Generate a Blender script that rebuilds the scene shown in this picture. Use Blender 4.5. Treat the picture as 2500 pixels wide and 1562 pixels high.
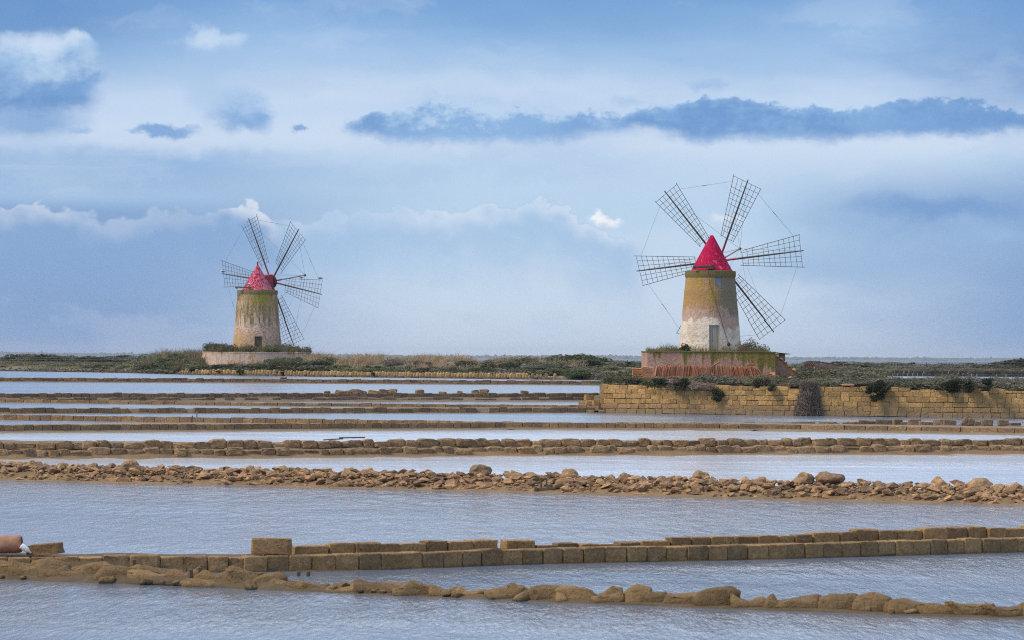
import bpy, bmesh, math, random
import numpy as np
from mathutils import Vector, Matrix, Quaternion, noise as mnoise

for o in list(bpy.data.objects): bpy.data.objects.remove(o)
SC = bpy.context.scene
COL = SC.collection
RNG = random.Random(7)
NP = np.random.default_rng(11)

# ------------------------------------------------------------------ camera
F = 7500.0                      # focal length in photograph pixels (2500 wide)
EYE = Vector((0, 0, 4.0))
ROLL = 14.5 / 2500
PITCH = math.atan(90.25 / F)
fwd = Vector((0, math.cos(PITCH), math.sin(PITCH)))
Hh = Vector((1, 0, 0)); Vv = Hh.cross(fwd)
RT = Hh * math.cos(ROLL) + Vv * math.sin(ROLL)
UP = -Hh * math.sin(ROLL) + Vv * math.cos(ROLL)
cam = bpy.data.cameras.new('camera')
camo = bpy.data.objects.new('camera', cam); COL.objects.link(camo)
M = Matrix((RT, UP, -fwd)).transposed().to_4x4(); M.translation = EYE
camo.matrix_world = M
cam.sensor_width = 36; cam.lens = 36 * F / 2500
cam.clip_start = 0.5; cam.clip_end = 20000
cam.dof.use_dof = True; cam.dof.focus_distance = 190; cam.dof.aperture_fstop = 5.0
SC.camera = camo

def yh(x): return 864 + 14.5 * x / 2500
def ray(x, y): return (RT * ((x - 1250) / F) + UP * ((781 - y) / F) + fwd)
def on_z(x, y, z):
    d = ray(x, y); return EYE + d * ((z - EYE.z) / d.z)
def at_d(x, y, depth):
    d = ray(x, y); return EYE + d * (depth / d.y)
def pxm(depth): return F / depth
def zat(x, y, depth): return at_d(x, y, depth).z

# ------------------------------------------------------------------ node helpers
class E:
    """a socket with arithmetic"""
    def __init__(s, nt, so): s.nt = nt; s.so = so
    def _m(s, op, b=None, c=None, rev=False, clamp=False):
        n = s.nt.nodes.new('ShaderNodeMath'); n.operation = op; n.use_clamp = clamp
        args = [s, b, c]
        if rev: args = [b, s, c]
        for i, a in enumerate(args):
            if a is None: continue
            if isinstance(a, E): s.nt.links.new(a.so, n.inputs[i])
            else: n.inputs[i].default_value = a
        return E(s.nt, n.outputs[0])
    def __add__(s, o): return s._m('ADD', o)
    __radd__ = __add__
    def __sub__(s, o): return s._m('SUBTRACT', o)
    def __rsub__(s, o): return s._m('SUBTRACT', o, rev=True)
    def __mul__(s, o): return s._m('MULTIPLY', o)
    __rmul__ = __mul__
    def __truediv__(s, o): return s._m('DIVIDE', o)
    def pow(s, o): return s._m('POWER', o)
    def abs(s): return s._m('ABSOLUTE')
    def sqrt(s): return s._m('SQRT')
    def min(s, o): return s._m('MINIMUM', o)
    def max(s, o): return s._m('MAXIMUM', o)
    def clamp(s): return s._m('ADD', 0.0, clamp=True)

def put(nt, v, so):
    if isinstance(v, E): nt.links.new(v.so, so)
    elif isinstance(v, (tuple, list)) and len(v) == 3 and so.type == 'RGBA': so.default_value = (*v, 1)
    else: so.default_value = v

def smooth(nt, x, a, b, o0=0.0, o1=1.0, lin=False):
    n = nt.nodes.new('ShaderNodeMapRange'); n.interpolation_type = 'LINEAR' if lin else 'SMOOTHSTEP'; n.clamp = True
    put(nt, x, n.inputs[0])
    for i, v in enumerate((a, b, o0, o1)): put(nt, v, n.inputs[i + 1])
    return E(nt, n.outputs[0])
def mixc(nt, a, b, f, mode='MIX'):
    n = nt.nodes.new('ShaderNodeMix'); n.data_type = 'RGBA'; n.blend_type = mode
    put(nt, f, n.inputs[0]); put(nt, a, n.inputs[6]); put(nt, b, n.inputs[7])
    return E(nt, n.outputs[2])
def noise(nt, vec, scale, detail=4, rough=0.55, dist=0.0, color=False, dim='3D'):
    n = nt.nodes.new('ShaderNodeTexNoise'); n.noise_dimensions = dim
    if vec is not None: nt.links.new(vec.so, n.inputs['Vector'])
    n.inputs['Scale'].default_value = scale; n.inputs['Detail'].default_value = detail
    n.inputs['Roughness'].default_value = rough; n.inputs['Distortion'].default_value = dist
    return E(nt, n.outputs['Color' if color else 'Fac'])
def voro(nt, vec, scale, feature='F1', out='Distance'):
    n = nt.nodes.new('ShaderNodeTexVoronoi'); n.feature = feature
    if vec is not None: nt.links.new(vec.so, n.inputs['Vector'])
    n.inputs['Scale'].default_value = scale
    return E(nt, n.outputs[out])
def comb(nt, x, y, z):
    n = nt.nodes.new('ShaderNodeCombineXYZ')
    for i, v in enumerate((x, y, z)): put(nt, v, n.inputs[i])
    return E(nt, n.outputs[0])
def sep(nt, v):
    n = nt.nodes.new('ShaderNodeSeparateXYZ'); nt.links.new(v.so, n.inputs[0])
    return [E(nt, n.outputs[i]) for i in range(3)]
def vscale(nt, v, s):
    n = nt.nodes.new('ShaderNodeVectorMath'); n.operation = 'MULTIPLY'
    nt.links.new(v.so, n.inputs[0]); n.inputs[1].default_value = s
    return E(nt, n.outputs[0])
def curve(nt, x, pts, x0, x1, y0, y1):
    """float curve through pts, x in x0..x1 mapped to 0..1"""
    xn = smooth(nt, x, x0, x1, lin=True)
    n = nt.nodes.new('ShaderNodeFloatCurve'); c = n.mapping.curves[0]
    ps = [((a - x0) / (x1 - x0), (b - y0) / (y1 - y0)) for a, b in pts]
    if ps[0][0] > 0.001: ps.insert(0, (0.0, ps[0][1]))
    if ps[-1][0] < 0.999: ps.append((1.0, ps[-1][1]))
    c.points[0].location = ps[0]; c.points[1].location = ps[-1]
    for p in ps[1:-1]: c.points.new(*p)
    n.mapping.use_clip = False
    n.mapping.update()
    nt.links.new(xn.so, n.inputs['Value'])
    return E(nt, n.outputs[0]) * (y1 - y0) + y0
def srgb(r, g, b, k=1.0):
    f = lambda c: (c / 255 / 12.92) if c / 255 <= 0.04045 else ((c / 255 + 0.055) / 1.055) ** 2.4
    return (f(r) * k, f(g) * k, f(b) * k)

# ------------------------------------------------------------------ sky
SUN_EL = math.radians(48); SUN_AZ = math.radians(-105)      # high, to the camera's left and a little behind
W = bpy.data.worlds.new('World'); SC.world = W; W.use_nodes = True
nt = W.node_tree
for n in list(nt.nodes): nt.nodes.remove(n)
out = nt.nodes.new('ShaderNodeOutputWorld'); bg = nt.nodes.new('ShaderNodeBackground')
bg.inputs['Strength'].default_value = 0.1
nt.links.new(bg.outputs[0], out.inputs[0])
tc = nt.nodes.new('ShaderNodeTexCoord'); D = E(nt, tc.outputs['Generated'])
dx, dy, dz = sep(nt, D)
az = dx._m('ARCTAN2', dy)
el = dz._m('ARCSINE')
X = az * 7.5 + 1.25                  # thousands of photograph pixels
Y = el * 7.5                         # the same, above the horizon
Y = Y.max(0.0)
P = comb(nt, X, Y, 0.0)
def Yp(x, y): return (yh(x) - y) / 1000
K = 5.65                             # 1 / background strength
nA = (noise(nt, P, 6.0, 8, 0.62) - 0.5) * 2.2
nB = (noise(nt, vscale(nt, P, (0.35, 1.3, 1)), 3.0, 5, 0.55) - 0.5) * 1.6
nC = (noise(nt, comb(nt, X + 31.0, Y * 1.2, 0.0), 16.0, 6, 0.65) - 0.5) * 2.2
Ydist = Y + nB * 0.12
ramp = nt.nodes.new('ShaderNodeValToRGB')
stops = [(0.0, (200, 216, 234)), (0.10, (201, 219, 238)), (0.22, (194, 216, 239)), (0.34, (182, 210, 237)),
         (0.44, (184, 209, 237)), (0.53, (196, 216, 240)), (0.62, (190, 211, 239)), (0.70, (166, 196, 231)),
         (0.78, (140, 179, 223)), (0.86, (112, 158, 211)), (0.93, (102, 148, 204)), (1.0, (100, 146, 203))]
cr = ramp.color_ramp
cr.elements[0].position = 0; cr.elements[1].position = 1
for p, c in stops[1:-1]: cr.elements.new(p)
for e, (p, c) in zip(cr.elements, stops): e.position = p; e.color = (*srgb(*c), 1)
nt.links.new(Ydist.so, ramp.inputs[0])
sky = E(nt, ramp.outputs[0])
# overhead, above the picture: broken pale cloud over blue, brightened to light the scene
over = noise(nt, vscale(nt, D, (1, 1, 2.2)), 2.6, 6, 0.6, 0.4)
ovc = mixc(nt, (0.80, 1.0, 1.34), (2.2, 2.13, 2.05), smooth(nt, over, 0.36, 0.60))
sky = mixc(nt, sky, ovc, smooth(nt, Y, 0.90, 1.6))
# clouds are drawn in coordinates stirred by turbulence, so their outlines fray
w1 = noise(nt, P, 4.2, 9, 0.60) - 0.5
w2 = noise(nt, comb(nt, X + 17.3, Y + 4.1, 2.0), 4.2, 9, 0.60) - 0.5
w4 = noise(nt, comb(nt, X + 3.3, Y * 1.5 + 1.1, 8.0), 38.0, 6, 0.65) - 0.5
w3 = noise(nt, comb(nt, X + 7.3, Y * 1.4 + 9.1, 5.0), 13.0, 7, 0.62) - 0.5
XW = X + w1 * 0.26 + w3 * 0.06 + w4 * 0.014
YW = Y + w2 * 0.13 + w3 * 0.045 + w4 * 0.012
body_n = smooth(nt, w2 + w3 * 0.7, -0.16, 0.16)
side = smooth(nt, (X - 1.42 + nB * 0.35).abs(), 0.30, 1.2)
low = smooth(nt, Y + nB * 0.04, 0.52, 0.36)
sky = mixc(nt, sky, srgb(116, 154, 204), side * low * 0.92)
# left part: a dull layer above the cumulus bank, a brighter gap below it
sky = mixc(nt, sky, srgb(138, 176, 221), smooth(nt, Y + nB * 0.03, 0.40, 0.45) * smooth(nt, Y + nB * 0.03, 0.55, 0.49) * smooth(nt, X + nB * 0.5, 0.95, 0.30) * 0.85)
sky = mixc(nt, sky, srgb(163, 196, 232), smooth(nt, (Y - 0.385).abs(), 0.05, 0.0) * smooth(nt, X, 0.9, 0.4) * 0.7)
sideR = smooth(nt, X + nB * 0.5, 1.95, 2.45) * smooth(nt, Y, 0.52, 0.68)
sky = mixc(nt, sky, srgb(90, 138, 199), sideR * 0.7)
sideL = smooth(nt, X + nB * 0.5, 0.6, 0.1) * smooth(nt, Y, 0.60, 0.80)
sky = mixc(nt, sky, srgb(80, 131, 193), sideL * 0.75)
# thin veil streaks
st = noise(nt, comb(nt, X * 0.8 + Y * 1.1, Y * 11.0 - X * 0.8, 0.0), 1.4, 5, 0.55, 0.4)
sky = mixc(nt, sky, srgb(196, 214, 238), smooth(nt, st, 0.50, 0.70) * smooth(nt, Y, 0.38, 0.46) * smooth(nt, Y, 0.62, 0.50) * smooth(nt, X, 1.6, 0.5) * 0.55)
sky = mixc(nt, sky, srgb(202, 218, 240), smooth(nt, (YW - 0.535).abs(), 0.055, 0.0) * 0.75)
sky = mixc(nt, sky, srgb(204, 220, 240), smooth(nt, (YW - 0.655).abs(), 0.06, 0.0) * smooth(nt, X, 2.3, 1.2) * smooth(nt, X, 0.35, 0.7) * 0.45)
vl = noise(nt, vscale(nt, comb(nt, XW, YW, 3.0), (1.0, 3.2, 1)), 1.6, 6, 0.55)
sky = mixc(nt, sky, srgb(128, 168, 217), smooth(nt, vl, 0.52, 0.68) * 0.20)
sky = mixc(nt, sky, srgb(208, 222, 241), smooth(nt, vl, 0.47, 0.34) * 0.22)

def blob(cx, cy, rx, ry, c, soft=0.6, a=1.0, c2=None, flat=None):
    """one puff: c at the top shading to c2 at the base; flat cuts its base level"""
    global sky
    ex = (XW - cx / 1000) / (rx / 1000); ey = (YW - Yp(cx, cy)) / (ry / 1000)
    m = smooth(nt, (ex * ex + ey * ey).sqrt(), 1.0 + soft * 0.4, 1.0 - soft)
    if flat is not None: m = m * smooth(nt, Y + w3 * 0.09 + w1 * 0.08, Yp(cx, flat) - 0.022, Yp(cx, flat) + 0.022)
    col = c if c2 is None else mixc(nt, c2, c, smooth(nt, ey + w3 * 2.2 + w1 * 1.2, -0.75, 0.55))
    sky = mixc(nt, sky, col, m * a)
# tall cumulus at the left edge, bright head over a dark flat base
blob(70, 300, 165, 46, srgb(118, 160, 212), 0.8, 0.85)
blob(70, 225, 185, 98, srgb(136, 175, 221), 0.45, 0.95, srgb(80, 132, 195), 278)
blob(150, 172, 108, 98, srgb(182, 207, 235), 0.42, 0.92, srgb(104, 152, 208), 274)
blob(175, 112, 50, 42, srgb(206, 222, 242), 0.5, 0.85, srgb(160, 193, 229))
blob(60, 130, 90, 44, srgb(196, 215, 239), 0.6, 0.85, srgb(150, 186, 226))
blob(110, 120, 40, 30, srgb(202, 219, 241), 0.7, 0.7)
# a ragged puff with a trailing tail
blob(500, 200, 55, 95, srgb(158, 190, 228), 0.9, 0.5)
blob(505, 118, 66, 40, srgb(194, 214, 239), 0.6, 0.85, srgb(158, 190, 228))
blob(482, 85, 26, 24, srgb(198, 216, 240), 0.8, 0.7)
blob(552, 102, 30, 18, srgb(190, 211, 238), 0.9, 0.6)
# flat grey-blue puffs in a line
blob(575, 265, 92, 58, srgb(160, 192, 230), 0.6, 0.85, srgb(108, 155, 212), 322)
blob(600, 292, 66, 26, srgb(122, 165, 217), 0.7, 0.6, srgb(102, 150, 209), 322)
blob(400, 310, 70, 16, srgb(112, 157, 212), 0.6, 0.9)
blob(735, 318, 26, 10, srgb(112, 157, 212), 0.6, 0.85)
blob(210, 318, 40, 10, srgb(140, 176, 221), 0.8, 0.6)
blob(1735, 212, 40, 18, srgb(146, 181, 225), 0.8, 0.7)
blob(1535, 248, 46, 14, srgb(160, 191, 230), 0.9, 0.6)
# long dark bank crossing the right half
top = [(820, 306), (850, 290), (905, 272), (980, 266), (1050, 252), (1150, 246), (1250, 266), (1350, 272), (1450, 282), (1550, 276), (1620, 258),
       (1690, 248), (1780, 252), (1850, 262), (1950, 260), (2050, 266), (2150, 246), (2250, 240), (2330, 252), (2420, 270), (2500, 283), (3000, 290)]
bot = [(820, 314), (880, 334), (950, 350), (1100, 353), (1300, 343), (1450, 331), (1550, 322), (1650, 336), (1800, 345), (2000, 345), (2200, 339), (2500, 335), (3000, 332)]
tY = curve(nt, XW, [(a / 1000, Yp(a, b)) for a, b in top], 0.8, 3.0, 0.4, 0.8)
bY = curve(nt, X, [(a / 1000, Yp(a, b)) for a, b in bot], 0.8, 3.0, 0.4, 0.8)
Yt = Y + w2 * 0.075 + w3 * 0.075 + w4 * 0.04
m = smooth(nt, Yt, tY + 0.005, tY - 0.011) * smooth(nt, Y + w1 * 0.06 + w3 * 0.05 + w4 * 0.02, bY - 0.016, bY + 0.022)
m = m * smooth(nt, XW, 0.82, 0.87) * smooth(nt, X, 4.0, 2.9)
bc = mixc(nt, srgb(90, 141, 203), srgb(120, 166, 218), smooth(nt, w2 + w3 * 0.9 + w4 * 0.4, -0.2, 0.22))
bc = mixc(nt, bc, srgb(142, 182, 226), smooth(nt, tY - Yt, 0.030, 0.0) * 0.55)
bc = mixc(nt, bc, srgb(84, 136, 199), smooth(nt, X + nB * 0.3, 1.9, 2.4) * 0.6)
midl = smooth(nt, (X - 1.18 + w1 * 0.6).abs(), 0.40, 0.12)
bc = mixc(nt, bc, mixc(nt, srgb(128, 172, 221), srgb(184, 209, 238), smooth(nt, Yt + w3 * 0.22 + w4 * 0.1, 0.545, 0.615)), midl * 0.95)
sky = mixc(nt, sky, bc, m * 0.95)
blob(1560, 335, 120, 24, srgb(198, 216, 240), 0.8, 0.6)
# cumulus banks lower down: lumpy bright heads over a soft blue body
def bank(pts, x0, x1, body, depth, rimc, rim_a, body_a, rimx):
    global sky
    t = curve(nt, X + w3 * 0.06, [(a / 1000, Yp(a, b)) for a, b in pts], pts[0][0] / 1000, pts[-1][0] / 1000, 0.2, 0.5)
    lump = voro(nt, comb(nt, X + w1 * 0.06, Y * 1.2 + w2 * 0.06, 0.0), 22.0, 'SMOOTH_F1')
    lump2 = voro(nt, comb(nt, X + w3 * 0.04, Y * 1.2, 4.0), 55.0, 'SMOOTH_F1')
    e = (lump - 0.4) * 0.050 + (lump2 - 0.4) * 0.022 + w3 * 0.02
    dd = t - Y - e
    inx = smooth(nt, X, x0, x0 + 0.06) * smooth(nt, X, x1, x1 - 0.08)
    b = smooth(nt, dd, -0.003, 0.005) * smooth(nt, dd, depth, depth * 0.12) * inx
    sky = mixc(nt, sky, body, b * body_a)
    r = smooth(nt, dd, -0.003, 0.010) * smooth(nt, dd + lump2 * 0.03 + w1 * 0.12, 0.085, 0.006) * inx * rimx
    sky = mixc(nt, sky, rimc, r * rim_a)
bank([(-700, 520), (0, 517), (60, 509), (120, 505), (172, 502), (200, 521), (260, 532), (330, 521), (400, 508), (450, 504), (500, 512), (560, 505), (600, 497), (640, 512), (675, 545), (760, 600)],
     -0.7, 0.74, srgb(126, 164, 212), 0.26, srgb(222, 231, 244), 0.85, 0.9,
     smooth(nt, (X - 0.6).abs(), 0.15, 0.02).max(smooth(nt, (X - 0.09).abs(), 0.17, 0.05) * 0.62).max(0.34))
bank([(670, 520), (800, 526), (900, 509), (1000, 506), (1080, 511), (1150, 494), (1250, 502), (1340, 486), (1380, 506), (1420, 532), (1500, 565), (1600, 610)],
     0.66, 1.6, srgb(156, 191, 229), 0.24, srgb(208, 223, 242), 0.85, 0.85, smooth(nt, X, 0.7, 1.1).max(0.5))
blob(1478, 535, 48, 20, srgb(240, 243, 249), 0.5, 0.95, srgb(206, 221, 241), 556)
blob(1465, 525, 24, 15, srgb(244, 246, 250), 0.5, 0.9)
blob(1748, 533, 36, 16, srgb(222, 231, 245), 0.7, 0.85, srgb(200, 217, 240))
# dull bank low at the right
blob(2330, 565, 470, 100, srgb(124, 164, 213), 0.9, 0.7, srgb(140, 177, 220))
blob(2320, 520, 230, 34, srgb(104, 149, 206), 0.8, 0.8)
blob(2440, 592, 80, 24, srgb(150, 184, 225), 0.8, 0.6)
blob(2050, 660, 360, 60, srgb(138, 175, 219), 0.95, 0.55)
nish = nt.nodes.new('ShaderNodeTexSky'); nish.sky_type = 'NISHITA'; nish.sun_disc = False
nish.sun_elevation = SUN_EL; nish.sun_rotation = SUN_AZ
nish.air_density = 1.0; nish.dust_density = 2.0; nish.ozone_density = 2.0
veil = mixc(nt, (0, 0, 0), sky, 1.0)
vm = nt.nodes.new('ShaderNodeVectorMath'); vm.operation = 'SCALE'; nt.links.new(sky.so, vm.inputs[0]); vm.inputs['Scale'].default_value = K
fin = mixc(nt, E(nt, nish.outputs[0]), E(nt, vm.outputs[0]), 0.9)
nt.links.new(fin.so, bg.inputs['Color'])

sun = bpy.data.lights.new('sun', 'SUN'); sun.energy = 1.5; sun.angle = math.radians(16); sun.color = (1.0, 0.90, 0.74)
suno = bpy.data.objects.new('sun', sun); COL.objects.link(suno)
sd = Vector((math.sin(SUN_AZ) * math.cos(SUN_EL), math.cos(SUN_AZ) * math.cos(SUN_EL), math.sin(SUN_EL)))
suno.rotation_euler = sd.to_track_quat('Z', 'Y').to_euler()
suno.location = sd * 50 + Vector((0, 100, 0))

SC.view_settings.view_transform = 'Standard'; SC.view_settings.look = 'None'
SC.view_settings.exposure = 0.88; SC.view_settings.gamma = 1.0; SC.view_settings.use_curve_mapping = False
SC.render.engine = 'CYCLES'
SC.cycles.use_denoising = False
SC.cycles.max_bounces = 6; SC.cycles.diffuse_bounces = 3; SC.cycles.glossy_bounces = 3; SC.cycles.volume_bounces = 0
SC.cycles.caustics_reflective = False; SC.cycles.caustics_refractive = False
SC.cycles.sample_clamp_indirect = 6
SC.cycles.filter_width = 1.1

# ------------------------------------------------------------------ object helpers
def tag(o, label=None, cat=None, group=None, kind=None):
    if label: o['label'] = label
    if cat: o['category'] = cat
    if group: o['group'] = group
    if kind: o['kind'] = kind
    elif cat: o['kind'] = 'thing'
    return o
def empty(name, loc, label, cat, group=None):
    o = bpy.data.objects.new(name, None); COL.objects.link(o); o.location = loc; o.empty_display_size = 0.3
    return tag(o, label, cat, group)
def obj(name, me, mat=None, parent=None, loc=(0, 0, 0), rot=None, scale=None):
    o = bpy.data.objects.new(name, me); COL.objects.link(o)
    if mat is not None and not me.materials: me.materials.append(mat)
    o.location = loc
    if rot is not None:
        if isinstance(rot, Quaternion): o.rotation_mode = 'QUATERNION'; o.rotation_quaternion = rot
        else: o.rotation_euler = rot
    if scale is not None: o.scale = scale
    if parent is not None: o.parent = parent
    return o
def mesh(name, verts, faces, smooth_=False):
    me = bpy.data.meshes.new(name)
    me.from_pydata([tuple(v) for v in verts], [], [tuple(f) for f in faces]); me.update()
    if smooth_: me.polygons.foreach_set('use_smooth', [True] * len(me.polygons))
    return me
def np_mesh(name, V, quads=None, tris=None, smooth_=False):
    """fast mesh from numpy arrays"""
    me = bpy.data.meshes.new(name)
    idx = quads if quads is not None else tris
    k = idx.shape[1]
    me.vertices.add(len(V)); me.vertices.foreach_set('co', V.astype(np.float32).ravel())
    me.loops.add(idx.size); me.loops.foreach_set('vertex_index', idx.astype(np.int32).ravel())
    me.polygons.add(len(idx)); me.polygons.foreach_set('loop_start', np.arange(0, idx.size, k, dtype=np.int32))
    if smooth_: me.polygons.foreach_set('use_smooth', np.ones(len(idx), dtype=bool))
    me.update(calc_edges=True)
    return me
def from_bm(name, bm, smooth_=False):
    me = bpy.data.meshes.new(name); bm.normal_update(); bm.to_mesh(me); bm.free()
    if smooth_: me.polygons.foreach_set('use_smooth', [True] * len(me.polygons))
    return me
def nz3(p, s, seed=0.0):
    return mnoise.noise(Vector((p[0] * s + seed, p[1] * s + seed * 1.7, p[2] * s - seed)))
def lathe(prof, seg=48, a0=0.0, a1=2 * math.pi):
    full = abs(a1 - a0 - 2 * math.pi) < 1e-6
    V, Fc = [], []
    n = seg if full else seg + 1
    for r, z in prof:
        for i in range(n):
            a = a0 + (a1 - a0) * i / seg
            V.append((r * math.cos(a), r * math.sin(a), z))
    for j in range(len(prof) - 1):
        for i in range(seg):
            i2 = (i + 1) % n if full else i + 1
            Fc.append((j * n + i, j * n + i2, (j + 1) * n + i2, (j + 1) * n + i))
    return V, Fc
_cyl = {}
def unit_bar(mat, sides=6):
    k = (mat.name, sides)
    if k not in _cyl:
        V, Fc = lathe([(1, 0), (1, 1)], sides)
        Fc = Fc + [tuple(range(sides - 1, -1, -1)), tuple(range(sides, 2 * sides))]
        me = mesh('bar', V, Fc); me.materials.append(mat); _cyl[k] = me
    return _cyl[k]
def bar(name, p0, p1, r, mat, parent=None, sides=6):
    p0 = Vector(p0); d = Vector(p1) - p0
    return obj(name, unit_bar(mat, sides), None, parent, p0, d.to_track_quat('Z', 'Y'), (r, r, d.length))
def box_mesh(name, sx, sy, sz, ch=0.0, center=(0, 0, 0), mat=None):
    bm = bmesh.new(); bmesh.ops.create_cube(bm, size=1)
    for v in bm.verts: v.co = Vector((v.co.x * sx + center[0], v.co.y * sy + center[1], v.co.z * sz + center[2]))
    if ch: bmesh.ops.bevel(bm, geom=bm.edges[:], offset=ch, segments=1, affect='EDGES')
    me = from_bm(name, bm)
    if mat: me.materials.append(mat)
    return me

# ------------------------------------------------------------------ materials
def new_mat(name, rough=0.85):
    m = bpy.data.materials.new(name); m.use_nodes = True
    t = m.node_tree; b = t.nodes['Principled BSDF']; b.inputs['Roughness'].default_value = rough
    b.inputs['Specular IOR Level'].default_value = 0.25
    return m, t, b
def geo_pos(t): return E(t, t.nodes.new('ShaderNodeNewGeometry').outputs['Position'])
def obj_co(t): return E(t, t.nodes.new('ShaderNodeTexCoord').outputs['Object'])
def obj_rand(t): return E(t, t.nodes.new('ShaderNodeObjectInfo').outputs['Random'])
def bump(t, b, h, strength, dist):
    n = t.nodes.new('ShaderNodeBump'); n.inputs['Strength'].default_value = strength; n.inputs['Distance'].default_value = dist
    t.links.new(h.so, n.inputs['Height']); t.links.new(n.outputs[0], b.inputs['Normal'])
def setc(t, b, c): put(t, c, b.inputs['Base Color'])

def stone_mat(name, c1, c2, c3, s=1.0, pits=0.5, bumpd=0.03, moss=None, tide=None, ct=0.6, isl=False):
    """porous sandstone: large tone patches, grain, pock marks; each block has its own tone"""
    m, t, b = new_mat(name, 0.92)
    g_ = t.nodes.new('ShaderNodeNewGeometry'); p = E(t, g_.outputs['Position']); r = obj_rand(t)
    if isl: r = (r + E(t, g_.outputs['Random Per Island']))._m('FRACT')
    base = mixc(t, c1, c2, smooth(t, noise(t, p, 1.6 * s, 5, 0.6), 0.35, 0.65))
    base = mixc(t, base, c3, smooth(t, noise(t, p, 6 * s, 5, 0.7), 0.52, 0.72) * 0.8)
    base = mixc(t, base, mixc(t, (0.60, 0.58, 0.60) if isl else (0.72, 0.71, 0.72), (1.35, 1.22, 1.08) if isl else (1.22, 1.16, 1.07), r), 1.0, 'MULTIPLY')
    grain = noise(t, p, 38 * s, 4, 0.7)
    mott = noise(t, p, 15 * s, 4, 0.65)
    base = mixc(t, base, mixc(t, (0.62, 0.58, 0.54), (1.22, 1.2, 1.16), smooth(t, mott, 0.36, 0.64)), ct, 'MULTIPLY')
    base = mixc(t, base, (0.55, 0.5, 0.45), smooth(t, grain, 0.55, 0.75) * (0.6 * ct), 'MULTIPLY')
    v = voro(t, p, 11 * s)
    pit = smooth(t, v, 0.22, 0.05) * smooth(t, noise(t, p, 3 * s, 2), 0.5, 0.62) * pits
    if moss: base = mixc(t, base, moss, smooth(t, noise(t, p, 2.2 * s, 5, 0.65), 0.56, 0.7) * 0.6)
    if tide:
        z = sep(t, p)[2] + (noise(t, p, 0.9, 4, 0.6) - 0.5) * 0.45 * min(1.0, (tide[1] - tide[0]) * 2.2)
        base = mixc(t, base, tide[2], smooth(t, z, tide[1], tide[0]) * 0.8)
    setc(t, b, base)
    h = noise(t, p, 9 * s, 5, 0.65) * 1.0 + grain * 0.35 - pit * 1.4
    bump(t, b, h, 1.0, bumpd * 1.6)
    return m
M_near = stone_mat('tufa_near', (0.36, 0.232, 0.112), (0.29, 0.185, 0.086), (0.42, 0.29, 0.165), 1.1, 1.0, 0.022, tide=(-0.02, 0.05, (0.10, 0.075, 0.045)), ct=0.55)
M_sack = stone_mat('tufa_sack', (0.26, 0.172, 0.083), (0.205, 0.135, 0.064), (0.31, 0.21, 0.11), 1.2, 0.5, 0.03, tide=(0.0, 0.07, (0.10, 0.07, 0.04)), ct=0.35)
M_dyke = stone_mat('tufa_dyke', (0.39, 0.265, 0.145), (0.30, 0.20, 0.112), (0.47, 0.335, 0.195), 0.9, 0.6, 0.05)
M_dykefar = stone_mat('tufa_far', (0.30, 0.21, 0.135), (0.235, 0.165, 0.108), (0.37, 0.26, 0.16), 0.5, 0.5, 0.06)
M_ochre = stone_mat('ochre_tufa', (0.57, 0.355, 0.145), (0.46, 0.28, 0.11), (0.64, 0.45, 0.235), 0.8, 0.6, 0.05, tide=(0.45, 1.05, (0.30, 0.205, 0.115)))
M_ochref = stone_mat('ochre_tufa_far', (0.58, 0.40, 0.19), (0.50, 0.33, 0.14), (0.64, 0.48, 0.27), 0.5, 0.4, 0.06, tide=(1.5, 1.75, (0.2, 0.15, 0.09)))
M_rub = stone_mat('rubble_stone', (0.45, 0.30, 0.17), (0.32, 0.215, 0.125), (0.56, 0.43, 0.29), 1.2, 0.4, 0.03, isl=True)
M_dark = stone_mat('dark_stone', (0.10, 0.09, 0.08), (0.07, 0.065, 0.06), (0.15, 0.13, 0.11), 0.6, 0.5, 0.06)

def mud_mat(name, c1, c2, c3):
    m, t, b = new_mat(name, 0.8)
    p = geo_pos(t)
    base = mixc(t, c1, c2, smooth(t, noise(t, p, 0.7, 6, 0.6), 0.38, 0.62))
    base = mixc(t, base, c3, smooth(t, noise(t, p, 5, 5, 0.7), 0.5, 0.75))
    setc(t, b, base)
    bump(t, b, noise(t, p, 7, 6, 0.7), 0.7, 0.06)
    return m
M_mud = mud_mat('mud', (0.22, 0.155, 0.092), (0.165, 0.118, 0.07), (0.29, 0.21, 0.13))
M_mudo = mud_mat('mud_orange', (0.27, 0.17, 0.085), (0.20, 0.13, 0.068), (0.34, 0.225, 0.12))
M_mudd = mud_mat('mud_dark', (0.135, 0.092, 0.05), (0.10, 0.07, 0.038), (0.18, 0.127, 0.07))
M_mudp = mud_mat('mud_pale', (0.27, 0.205, 0.14), (0.21, 0.16, 0.105), (0.34, 0.27, 0.20))

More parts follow.
